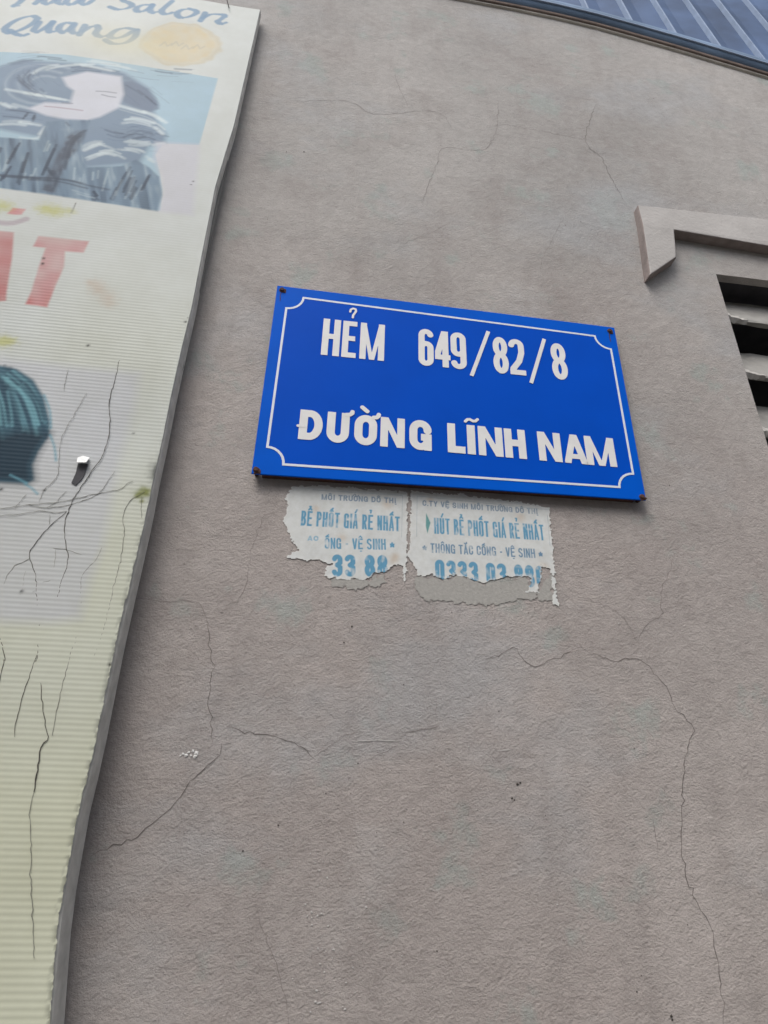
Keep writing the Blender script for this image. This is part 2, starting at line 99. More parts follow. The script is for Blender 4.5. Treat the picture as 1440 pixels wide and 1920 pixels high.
PALEPRINT = [(-0.2924,2.5297),(-0.2279,2.5384),(-0.2127,2.3785),(-0.2598,2.3778),(-0.2627,2.4229),(-0.272,2.4561),(-0.2878,2.4929)]
TIE = [(-0.3941,2.5374),(-0.4102,2.5298),(-0.4172,2.5129),(-0.4173,2.4867),(-0.4206,2.4569),(-0.422,2.4215),(-0.4223,2.3909),(-0.4034,2.3897),(-0.404,2.4252),(-0.4043,2.4604),(-0.3957,2.4878)]
RED = [[(-0.5069,2.3076),(-0.4502,2.3033),(-0.433,2.3038),(-0.4219,2.2568),(-0.4116,2.1981),(-0.4084,2.1833),(-0.4145,2.1809),(-0.4209,2.1814),(-0.43,2.2232),(-0.4583,2.2217),(-0.4554,2.1791),(-0.4866,2.1803)],[(-0.4017,2.3025),(-0.3372,2.3036),(-0.3387,2.281),(-0.362,2.2795),(-0.3562,2.2514),(-0.3579,2.2065),(-0.3584,2.1796),(-0.3841,2.181),(-0.3836,2.2024),(-0.3859,2.2432),(-0.3873,2.2819),(-0.4029,2.2817)],[(-0.4478,2.35),(-0.4308,2.3508),(-0.4333,2.3391),(-0.4408,2.3373),(-0.4511,2.3375)]]
BREVE = [(-0.4727,2.3228),(-0.4547,2.3187),(-0.4385,2.3212),(-0.4255,2.3316)]
YELLOW = [((-0.4078,2.3558),12),((-0.3912,2.3544),14),((-0.4005,2.3544),12),((-0.3755,2.3574),8),((-0.4572,2.3509),12),((-0.4685,2.3505),14),((-0.3904,2.1192),10),((-0.3962,2.1184),12),((-0.3836,2.1201),7)]
PINKISH = [((-0.3101,2.225),10),((-0.3038,2.2165),11),((-0.2919,2.2074),10),((-0.2864,2.1973),9),((-0.3186,2.2284),6)]
SCRATCH = [[(-0.3716,2.3749),(-0.3724,2.3543)],[(-0.2465,2.9702),(-0.2373,2.9385)]]
DARKDOTS = [((-0.3842,2.2625),2.2),((-0.383,2.2528),2.4),((-0.2968,2.1253),2.2),((-0.1898,2.179),1.8),((-0.1884,2.1865),1.2),((-0.286,1.8105),2.2),((-0.2947,1.9239),1.8),((-0.2241,2.4512),2),((-0.226,2.4436),1.5),((-0.2192,2.0055),1.3),((-0.188,1.7438),2),((-0.274,1.8108),1),((-0.3376,1.9213),2.4)]
LAV = [(-0.5482,2.0824),(-0.389,2.0936),(-0.2864,2.0905),(-0.2288,2.0914),(-0.2252,2.0352),(-0.2266,1.9669),(-0.2207,1.8641),(-0.2246,1.8236),(-0.2253,1.7864),(-0.2518,1.7806),(-0.2971,1.7787),(-0.4311,1.7811)]
BOB = [(-0.4647,2.0471),(-0.4303,2.0782),(-0.3858,2.0827),(-0.3666,2.0802),(-0.3444,2.0669),(-0.3271,2.0448),(-0.3115,2.0114),(-0.3073,1.9938),(-0.3133,1.9711),(-0.3147,1.9538),(-0.3081,1.9356),(-0.3142,1.9299),(-0.3411,1.9294),(-0.3886,1.9219),(-0.4313,1.9506)]
BOBLOW = [(-0.4412,1.9794),(-0.3582,1.9883),(-0.3351,1.9997),(-0.3075,1.996),(-0.3133,1.9711),(-0.3147,1.9538),(-0.3081,1.9356),(-0.3142,1.9299),(-0.3411,1.9294),(-0.3886,1.9219)]
BOBSTR = [[(-0.3833,2.0743),(-0.3673,2.0567),(-0.3465,2.0213),(-0.3351,1.9997)],[(-0.3766,2.0702),(-0.3523,2.0489),(-0.333,2.0182),(-0.3236,1.9965)],[(-0.3778,2.0554),(-0.3611,2.0289),(-0.3471,1.9984)],[(-0.3684,2.0737),(-0.3448,2.0546),(-0.3267,2.0282),(-0.3156,2.0064)],[(-0.3731,2.0393),(-0.3625,2.0149),(-0.3544,1.9931)],[(-0.3538,2.0608),(-0.3327,2.037),(-0.3199,2.0128)],[(-0.3961,2.0677),(-0.3801,2.0384),(-0.3654,2.0009)],[(-0.4086,2.0613),(-0.3925,2.0322),(-0.3777,1.9951)]]
WISP = [[(-0.3069,1.9938),(-0.2987,1.9792),(-0.2924,1.9613)],[(-0.3159,1.9297),(-0.3079,1.9253),(-0.3003,1.9189)],[(-0.3338,1.9393),(-0.3222,1.9343),(-0.3145,1.9309)],[(-0.3272,2.0471),(-0.315,2.0249),(-0.3083,2.0027)]]
HOLE = [(-0.2684,1.9595),(-0.2582,1.9598),(-0.2586,1.9466),(-0.2602,1.9397),(-0.2644,1.9323),(-0.2694,1.9351),(-0.2679,1.9467)]
FLAP = [(-0.2705,1.9668),(-0.2654,1.9695),(-0.258,1.968),(-0.2579,1.9583),(-0.268,1.958)]
MOSS = [((-0.1966,1.9284),5),((-0.192,1.9319),6),((-0.1899,1.93),4),((-0.1931,1.9194),2.5),((-0.1995,1.925),3)]
SCUFF = [((-0.1853,1.9623),5),((-0.1846,1.9537),5),((-0.1837,1.9581),6)]
VINES = [(0.55,[(-0.2558,2.1073),(-0.255,2.078),(-0.2542,2.0438),(-0.2477,2.0186),(-0.2445,1.9915),(-0.2455,1.9715),(-0.2512,1.9537),(-0.2571,1.9342),(-0.2629,1.9152),(-0.2644,1.8972),(-0.264,1.8855),(-0.2576,1.8631),(-0.252,1.8505),(-0.2505,1.8379),(-0.2518,1.8235),(-0.2513,1.806),(-0.2552,1.7938),(-0.2589,1.7852)]),(0.3,[(-0.3101,2.0862),(-0.3092,2.0713),(-0.3069,2.0544)]),(0.32,[(-0.2819,2.055),(-0.2892,2.0162),(-0.2935,1.9863),(-0.286,1.9461),(-0.2907,1.931),(-0.2947,1.9235),(-0.2963,1.9102)]),(0.5,[(-0.2661,1.901),(-0.2781,1.8824),(-0.2883,1.8589),(-0.2883,1.846),(-0.2778,1.8288),(-0.2724,1.8116),(-0.2612,1.7784),(-0.2552,1.7528),(-0.2549,1.7434),(-0.2549,1.7522),(-0.2569,1.7315),(-0.2574,1.708),(-0.2568,1.6871),(-0.2547,1.6762)]),(0.38,[(-0.2881,1.8451),(-0.2996,1.8361),(-0.3036,1.8252),(-0.3044,1.8146)]),(0.42,[(-0.2219,1.8621),(-0.2239,1.849),(-0.2322,1.8356),(-0.2328,1.823),(-0.228,1.8041),(-0.2263,1.7838),(-0.2239,1.7675),(-0.2261,1.7512),(-0.2249,1.7616),(-0.2257,1.7349),(-0.2251,1.7112),(-0.2245,1.6919),(-0.2233,1.6782)]),(0.42,[(-0.192,1.9319),(-0.2051,1.9184),(-0.2086,1.9019),(-0.2033,1.8808),(-0.2008,1.8525),(-0.2007,1.8252),(-0.2006,1.799),(-0.2009,1.782),(-0.2023,1.7605),(-0.2043,1.7492)]),(0.36,[(-0.3412,1.896),(-0.3319,1.8982),(-0.3088,1.9042),(-0.2851,1.9092),(-0.2629,1.9152),(-0.241,1.9243),(-0.2183,1.9316),(-0.2129,1.9394),(-0.2066,1.9431)]),(0.3,[(-0.3393,1.8898),(-0.314,1.8929),(-0.2924,1.8987),(-0.2773,1.8984),(-0.2661,1.901)]),(0.3,[(-0.2283,1.9538),(-0.2338,1.9384),(-0.2381,1.9266),(-0.2524,1.9142),(-0.2836,1.9034),(-0.3075,1.9053)]),(0.28,[(-0.272,1.9246),(-0.279,1.9118),(-0.2868,1.9031)]),(0.28,[(-0.3107,1.917),(-0.315,1.9086),(-0.3172,1.8985)]),(0.3,[(-0.2687,1.8585),(-0.257,1.8576),(-0.2465,1.8547),(-0.2397,1.8533)]),(0.3,[(-0.2658,1.8569),(-0.2624,1.837)]),(0.3,[(-0.288,1.8316),(-0.2875,1.821),(-0.2859,1.8107),(-0.2864,1.8003),(-0.2854,1.7803),(-0.2856,1.7704)]),(0.28,[(-0.2749,1.821),(-0.2643,1.8226),(-0.2589,1.8265)]),(0.28,[(-0.2862,1.8106),(-0.2715,1.8082)]),(0.32,[(-0.2816,1.8957),(-0.2786,1.8843)]),(0.3,[(-0.1943,1.9255),(-0.1892,1.8996)]),(0.5,[(-0.2451,1.7239),(-0.2375,1.7018),(-0.2261,1.6747),(-0.2285,1.6721)]),(0.85,[(-0.2261,1.6747),(-0.2303,1.6679),(-0.228,1.6499),(-0.2266,1.6324)]),(0.42,[(-0.2266,1.6324),(-0.2258,1.6185),(-0.2193,1.5961),(-0.2126,1.5717),(-0.2026,1.5403),(-0.1949,1.5155)]),(0.6,[(-0.295,1.7666),(-0.2931,1.7651),(-0.2865,1.7527),(-0.2819,1.742),(-0.2823,1.7432),(-0.2815,1.7285),(-0.2827,1.7176)]),(0.3,[(-0.204,1.7666),(-0.2013,1.7629),(-0.2025,1.756)])]
HOOD = [(0.4956,2.5808),(0.7434,2.5805)]
HOODF = [(0.4896,2.5544),(0.4873,2.503),(0.479,2.3841),(0.5055,2.4081),(0.5328,2.4328),(0.538,2.4679),(0.542,2.4975),(0.7062,2.4882)]

# ------------------------------------------------------------------ helpers
def lin(c):
    c = np.asarray(c, float) / 255.0
    return np.where(c <= 0.04045, c / 12.92, ((c + 0.055) / 1.055) ** 2.4)

def tag(o, label=None, cat=None, group=None, kind=None):
    if label: o['label'] = label
    if cat: o['category'] = cat
    if group: o['group'] = group
    if kind: o['kind'] = kind
    return o

def link(o, parent=None):
    COL.objects.link(o)
    if parent is not None:
        o.parent = parent
    return o

def empty(name, loc):
    o = bpy.data.objects.new(name, None)
    o.empty_display_size = 0.05
    o.location = loc
    return link(o)

def pyobj(name, verts, faces, mat, parent=None, smooth=False):
    if parent is not None:
        p = Vector(parent.location)
        verts = [(v[0] - p.x, v[1] - p.y, v[2] - p.z) for v in verts]
    me = bpy.data.meshes.new(name)
    me.from_pydata([tuple(map(float, v)) for v in verts], [], [tuple(map(int, f)) for f in faces])
    me.update()
    if mat: me.materials.append(mat)
    if smooth:
        me.polygons.foreach_set('use_smooth', [True] * len(me.polygons))
    return link(bpy.data.objects.new(name, me), parent)

def fix_normals(o):
    bm = bmesh.new(); bm.from_mesh(o.data)
    bmesh.ops.recalc_face_normals(bm, faces=bm.faces[:])
    bm.to_mesh(o.data); bm.free()
    return o

def bevel(o, w, seg=2):
    m = o.modifiers.new('bevel', 'BEVEL')
    m.width = w; m.segments = seg; m.limit_method = 'ANGLE'; m.angle_limit = math.radians(40)
    return o

def boxv(x0, x1, y0, y1, z0, z1):
    v = [(x0, y0, z0), (x1, y0, z0), (x1, y1, z0), (x0, y1, z0), (x0, y0, z1), (x1, y0, z1), (x1, y1, z1), (x0, y1, z1)]
    f = [(0, 3, 2, 1), (4, 5, 6, 7), (0, 1, 5, 4), (1, 2, 6, 5), (2, 3, 7, 6), (3, 0, 4, 7)]
    return v, f

def prism(name, poly, yf, yb, mat, parent=None):
    """poly (x,z) extruded from yf(x,z) in front to yb behind"""
    n = len(poly)
    fy = yf if callable(yf) else (lambda x, z: yf)
    v = [(x, fy(x, z), z) for x, z in poly] + [(x, yb, z) for x, z in poly]
    f = [tuple(range(n)), tuple(range(2 * n - 1, n - 1, -1))]
    f += [(i, i + n, (i + 1) % n + n, (i + 1) % n) for i in range(n)]
    return fix_normals(pyobj(name, v, f, mat, parent))

def value_noise(x, z, scale, seed=0):
    """smooth 2-D value noise, -1..1"""
    x = np.asarray(x, float) * scale; z = np.asarray(z, float) * scale
    xi, zi = np.floor(x).astype(int), np.floor(z).astype(int)
    fx, fz = x - xi, z - zi
    fx = fx * fx * (3 - 2 * fx); fz = fz * fz * (3 - 2 * fz)
    def h(a, b):
        k = (a * 374761393 + b * 668265263 + seed * 1442695041) & 0x7fffffff
        k = ((k ^ (k >> 13)) * 1274126177) & 0x7fffffff
        return ((k ^ (k >> 16)) & 0xffff) / 32767.5 - 1
    return (h(xi, zi) * (1 - fx) + h(xi + 1, zi) * fx) * (1 - fz) + (h(xi, zi + 1) * (1 - fx) + h(xi + 1, zi + 1) * fx) * fz

def sd_seg(X, Z, a, b):
    ax, az = a; bx, bz = b
    dx, dz = bx - ax, bz - az
    L = dx * dx + dz * dz + 1e-12
    t = np.clip(((X - ax) * dx + (Z - az) * dz) / L, 0, 1)
    return np.hypot(X - ax - t * dx, Z - az - t * dz)

def sd_line(X, Z, pts):
    d = np.full(X.shape, 1e9)
    for a, b in zip(pts[:-1], pts[1:]):
        d = np.minimum(d, sd_seg(X, Z, a, b))
    return d

def sd_bar(X, Z, a, b, t):
    ax, az = a; bx, bz = b
    L = math.hypot(bx - ax, bz - az)
    ux, uz = (bx - ax) / L, (bz - az) / L
    p = (X - ax) * ux + (Z - az) * uz - L / 2
    q = -(X - ax) * uz + (Z - az) * ux
    return np.maximum(np.abs(p) - L / 2, np.abs(q) - t)

def sd_poly(X, Z, poly):
    d = sd_line(X, Z, list(poly) + [poly[0]])
    inside = np.zeros(X.shape, bool)
    n = len(poly)
    for i in range(n):
        (x0, z0), (x1, z1) = poly[i], poly[(i + 1) % n]
        c = ((z0 > Z) != (z1 > Z))
        with np.errstate(divide='ignore', invalid='ignore'):
            xx = x0 + (Z - z0) * (x1 - x0) / (z1 - z0 if z1 != z0 else 1e-12)
        inside ^= c & (X < xx)
    return np.where(inside, -d, d)

def smooth_pts(pts, step, jitter=0.0, rg=rng):
    """Catmull-Rom resampling of a polyline, with optional jaggedness"""
    P = [np.array(p, float) for p in pts]
    P = [2 * P[0] - P[1]] + P + [2 * P[-1] - P[-2]]
    out = []
    for i in range(1, len(P) - 2):
        p0, p1, p2, p3 = P[i - 1:i + 3]
        n = max(1, int(np.linalg.norm(p2 - p1) / step))
        for k in range(n):
            t = k / n
            out.append(0.5 * (2 * p1 + (p2 - p0) * t + (2 * p0 - 5 * p1 + 4 * p2 - p3) * t * t + (3 * p1 - p0 - 3 * p2 + p3) * t ** 3))
    out.append(P[-2])
    out = np.array(out)
    if jitter:
        out[1:-1] += rg.normal(0, jitter, out[1:-1].shape)
    return out

def march(xs, zs, F):
    """mesh of the region F<0 on a regular grid: returns points (x,z), faces"""
    nz, nx = F.shape
    ins = F < 0
    idx = -np.ones(F.shape, int)
    pts = []
    ii = np.argwhere(ins)
    idx[ins] = np.arange(len(ii))
    base = np.stack([xs[ii[:, 1]], zs[ii[:, 0]]], 1)
    cnt = ins[:-1, :-1].astype(int) + ins[:-1, 1:] + ins[1:, :-1] + ins[1:, 1:]
    full = np.argwhere(cnt == 4)
    quads = np.stack([idx[full[:, 0], full[:, 1]], idx[full[:, 0], full[:, 1] + 1], idx[full[:, 0] + 1, full[:, 1] + 1], idx[full[:, 0] + 1, full[:, 1]]], 1) if len(full) else np.zeros((0, 4), int)
    extra, cache, polys = [], {}, []
    def cross(a, b):
        k = (a, b) if a < b else (b, a)
        if k not in cache:
            fa, fb = F[a], F[b]
            t = fa / (fa - fb)
            t = min(max(t, 0.02), 0.98)
            extra.append((xs[a[1]] + t * (xs[b[1]] - xs[a[1]]), zs[a[0]] + t * (zs[b[0]] - zs[a[0]])))
            cache[k] = len(base) + len(extra) - 1
        return cache[k]
    for r, c in np.argwhere((cnt > 0) & (cnt < 4)):
        ring = [(r, c), (r, c + 1), (r + 1, c + 1), (r + 1, c)]
        poly = []
        for k in range(4):
            a, b = ring[k], ring[(k + 1) % 4]
            if ins[a]: poly.append(idx[a])
            if ins[a] != ins[b]: poly.append(cross(a, b))
        if len(poly) >= 3: polys.append(tuple(int(p) for p in poly))
    P = np.concatenate([base, np.array(extra).reshape(-1, 2)]) if extra else base
    return P, quads, polys

def grid_object(name, P, Y, quads, polys, mat, parent, colors=None, smooth=True):
    """fast mesh from numpy: quads plus a few boundary polygons (facing -Y)"""
    co = np.stack([P[:, 0], Y, P[:, 1]], 1)
    if parent is not None:
        co = co - np.array(parent.location)
    me = bpy.data.meshes.new(name)
    nl = quads.size + sum(len(p) for p in polys)
    me.vertices.add(len(co)); me.vertices.foreach_set('co', co.astype(np.float32).ravel())
    me.loops.add(nl)
    flat = np.concatenate([quads.ravel(), np.array([i for p in polys for i in p], int)]).astype(np.int32)
    me.loops.foreach_set('vertex_index', flat)
    sizes = np.concatenate([np.full(len(quads), 4), np.array([len(p) for p in polys], int)]).astype(np.int32)
    starts = np.concatenate([[0], np.cumsum(sizes)[:-1]]).astype(np.int32)
    me.polygons.add(len(sizes))
    me.polygons.foreach_set('loop_start', starts)
    me.polygons.foreach_set('loop_total', sizes)
    me.update(calc_edges=True); me.validate()
    if smooth: me.polygons.foreach_set('use_smooth', np.ones(len(me.polygons), bool))
    if colors is not None:
        at = me.color_attributes.new('print', 'FLOAT_COLOR', 'POINT')
        c4 = np.concatenate([colors, np.ones((len(colors), 1))], 1).astype(np.float32)
        at.data.foreach_set('color', c4.ravel())
    me.materials.append(mat)
    return link(bpy.data.objects.new(name, me), parent)

# ------------------------------------------------------------------ stroke lettering (signed distance)
def arc(cx, cz, rx, rz, a0, a1, n=14):
    return [(cx + rx * math.cos(math.radians(a0 + (a1 - a0) * i / n)), cz + rz * math.sin(math.radians(a0 + (a1 - a0) * i / n))) for i in range(n + 1)]

def glyph(ch, w, h, t):
    """strokes of a grotesque capital in a w x h box, half stroke t: ('b',a,b) flat bars, ('c',points) curves"""
    R = w / 2 - t
    ry = min(R * 1.15, h / 4)
    l, r, m, top, bot = t, w - t, w / 2, h - t, t
    B = lambda a, b, k=1.0: ('b', a, b, k)
    C = lambda p: ('c', p)
    stem = B((l, 0), (l, h)); rstem = B((r, 0), (r, h))
    if ch == 'H': return [stem, rstem, B((l, h * .52), (r, h * .52))]
    if ch == 'E': return [stem, B((0, top), (w, top)), B((0, bot), (w, bot)), B((0, h * .52), (w * .9, h * .52))]
    if ch == 'L': return [stem, B((0, bot), (w, bot))]
    if ch == 'I': return [B((m, 0), (m, h))]
    if ch == 'T': return [B((m, 0), (m, h)), B((0, top), (w, top))]
    if ch == 'M': return [stem, rstem, B((l * .9, h * 1.1), (m + .1 * t, -h * .1), .66), B((w - l * .9, h * 1.1), (m - .1 * t, -h * .1), .66)]
    if ch == 'N': return [stem, rstem, B((l * .75, h * 1.1), (w - l * .75, -h * .1), .78)]
    if ch == 'A': return [B((t * .4, -h * .15), (m + t * .25, h * 1.12), .88), B((w - t * .4, -h * .15), (m - t * .25, h * 1.12), .88), B((w * .2, h * .24), (w * .8, h * .24), .72)]
    if ch == 'V': return [B((t * .4, h * 1.15), (m + t * .25, -h * .12)), B((w - t * .4, h * 1.15), (m - t * .25, -h * .12))]
    if ch == 'Y': return [B((t * .4, h * 1.1), (m, h * .4)), B((w - t * .4, h * 1.1), (m, h * .4)), B((m, 0), (m, h * .48))]
    if ch == 'U': return [C([(l, h * 1.2), (l, bot + ry)] + arc(m, bot + ry, R, ry, 180, 360) + [(r, h * 1.2)])]
    if ch in 'O0': return [C(arc(m, top - ry, R, ry, 0, 180) + arc(m, bot + ry, R, ry, 180, 360) + [(r, top - ry)])]
    if ch == 'C': return [C([(r, h * .66)] + arc(m, top - ry, R, ry, 0, 180) + arc(m, bot + ry, R, ry, 180, 360) + [(r, h * .34)])]
    if ch == 'G': return [C([(r, h * .70)] + arc(m, top - ry, R, ry, 0, 180) + arc(m, bot + ry, R, ry, 180, 350)), B((w - t * .85, 0), (w - t * .85, h * .52)), B((w * .52, h * .52 - t * .8), (w, h * .52 - t * .8))]
    if ch == 'D': return [stem, C([(l, top), (m * .9, top)] + arc(m * .9, h / 2, r - m * .9, h / 2 - t, 90, -90) + [(l, bot)])]
    if ch == 'P': return [stem, C([(l, top), (m, top)] + arc(m, h * .71, r - m, h * .29 - t, 90, -90) + [(l, h * .42 + t)])]
    if ch == 'R': return [stem, C([(l, top), (m, top)] + arc(m, h * .73, r - m, h * .27 - t, 90, -90) + [(l, h * .46 + t)]), B((m, h * .5), (w - t * .7, -h * .1))]
    if ch == 'B': return [stem, C([(l, top), (m, top)] + arc(m, h * .75, r - m - t * .2, h * .25 - t, 90, -90) + [(l, h * .52)]), C([(l, h * .52), (m, h * .52)] + arc(m, h * .26 + t * .5, r - m, h * .26 - t * .5, 90, -90) + [(l, bot)])]
    if ch == 'S': return [C(arc(m, top - ry, R, ry, 10, 180) + [(l, h * .62), (m, h * .5), (r, h * .38)] + arc(m, bot + ry, R, ry, 0, -170))]
    if ch == '2': return [C(arc(m, top - ry, R, ry, 175, 0) + [(r, h * .62), (w * .62, h * .38), (l * 1.1, h * .16), (l * 1.1, bot)]), B((0, bot), (w, bot))]
    if ch == '3': return [C(arc(m, top - ry, R, ry, 165, 0) + [(r, h * .62), (m, h * .52)]), C([(m, h * .52), (r, h * .42)] + arc(m, bot + ry, R, ry, 0, -165))]
    if ch == '4': return [B((w * .68, 0), (w * .68, h)), B((0, h * .27), (w, h * .27)), B((w * .68, h * 1.05), (t * .3, h * .22))]
    if ch == '6': return [C(arc(m, top - ry, R, ry, 12, 180) + arc(m, bot + ry, R, ry, 180, 360) + arc(m, h * .60 - ry, R, ry, 0, 180))]
    if ch == '9': return [C(arc(m, bot + ry, R, ry, 192, 360) + arc(m, top - ry, R, ry, 0, 180) + arc(m, h * .40 + ry, R, ry, 180, 360))]
    if ch == '8':
        r2 = (h * .5 - t) / 2
        return [C(arc(m, top - r2 * .96, R * .94, r2 * .96, 0, 360, 24)), C(arc(m, bot + r2 * 1.02, R, r2 * 1.02, 0, 360, 24))]
    if ch == '-': return [B((w * .15, h * .45), (w * .85, h * .45))]
    if ch == '.': return [B((0, t), (2 * t, t))]
    if ch == '*':
        return [C([(m + .48 * w * math.cos(math.radians(90 + 144 * k)), h * .45 + .48 * w * math.sin(math.radians(90 + 144 * k))) for k in range(6)])]
    return []

def marks(cmb, w, h, t):
    m = w / 2; u = h * 1.08
    return {'\u0301': [('c', [(m - .05 * w, u), (m + .25 * w, u + .2 * h)])], '\u0300': [('c', [(m + .05 * w, u), (m - .25 * w, u + .2 * h)])],
            '\u0309': [('c', [(m - .12 * w, u + .22 * h), (m + .1 * w, u + .22 * h), (m, u + .05 * h)])],
            '\u0303': [('c', [(m - .3 * w, u + .03 * h), (m - .1 * w, u + .1 * h), (m + .1 * w, u + .03 * h), (m + .3 * w, u + .1 * h)])],
            '\u0302': [('c', [(m - .28 * w, u), (m, u + .13 * h), (m + .28 * w, u)])], '\u0306': [('c', [(m - .28 * w, u + .12 * h), (m, u), (m + .28 * w, u + .12 * h)])],
            '\u0323': [('c', [(m, -.16 * h), (m + .001, -.16 * h)])], '\u031b': [('c', [(w - t, h * .95), (w + .12 * w, h * .98), (w + .14 * w, h * 1.12)])]}.get(cmb, [])

def sd_glyph(X, Z, prims, w, h, t, clip=True):
    d = np.full(X.shape, 1e9)
    for p in prims:
        d = np.minimum(d, sd_bar(X, Z, p[1], p[2], t * p[3]) if p[0] == 'b' else sd_line(X, Z, p[1]) - t)
    if clip:
        d = np.maximum(d, np.maximum(np.maximum(-Z, Z - h), np.maximum(-X, X - w)))
    return d

# ------------------------------------------------------------------ materials
def material(name):
    m = bpy.data.materials.new(name)
    m.use_nodes = True
    return m, m.node_tree.nodes, m.node_tree.links, m.node_tree.nodes['Principled BSDF']

def nn(nodes, kind, **kw):
    n = nodes.new(kind)
    for k, v in kw.items():
        if k in n.inputs.keys() if hasattr(n.inputs, 'keys') else False: n.inputs[k].default_value = v
        else: setattr(n, k, v)
    return n

def noise(nodes, links, vec, scale, detail=4, rough=.55):
    n = nodes.new('ShaderNodeTexNoise')
    n.inputs['Scale'].default_value = scale
    n.inputs['Detail'].default_value = detail
    n.inputs['Roughness'].default_value = rough
    links.new(vec, n.inputs['Vector'])
    return n.outputs['Fac']

def ramp(nodes, links, fac, stops):
    r = nodes.new('ShaderNodeValToRGB')
    el = r.color_ramp.elements
    while len(el) > 1: el.remove(el[-1])
    el[0].position, el[0].color = stops[0][0], (*stops[0][1], 1)
    for p, c in stops[1:]:
        e = el.new(p); e.color = (*c, 1)
    links.new(fac, r.inputs[0])
    return r.outputs[0]

def mix(nodes, links, fac, a, b, blend='MIX'):
    m = nodes.new('ShaderNodeMix')
    m.data_type = 'RGBA'; m.blend_type = blend
    for sock, v in ((m.inputs[0], fac), (m.inputs[6], a), (m.inputs[7], b)):
        if hasattr(v, 'is_output'): links.new(v, sock)
        elif isinstance(v, (int, float)): sock.default_value = v
        else: sock.default_value = (*v, 1)
    return m.outputs[2]

def mapping(nodes, links, scale=(1, 1, 1)):
    tc = nodes.new('ShaderNodeTexCoord'); mp = nodes.new('ShaderNodeMapping')
    mp.inputs['Scale'].default_value = scale
    links.new(tc.outputs['Object'], mp.inputs['Vector'])
    return mp.outputs[0]

def plain(name, col, rough=.7, var=.12, scale=40, metal=0.0, spec=.3, bump=0.0, bscale=300):
    m, n, l, b = material(name)
    v = mapping(n, l)
    f = noise(n, l, v, scale)
    c = np.array(col)
    l.new(ramp(n, l, f, [(.25, tuple(c * (1 - var))), (.75, tuple(np.minimum(c * (1 + var), 1)))]), b.inputs['Base Color'])
    b.inputs['Roughness'].default_value = rough
    b.inputs['Metallic'].default_value = metal
    b.inputs['Specular IOR Level'].default_value = spec
    if bump:
        bp = n.new('ShaderNodeBump'); bp.inputs['Strength'].default_value = bump; bp.inputs['Distance'].default_value = .001
        l.new(noise(n, l, v, bscale, 3), bp.inputs['Height']); l.new(bp.outputs[0], b.inputs['Normal'])
    return m

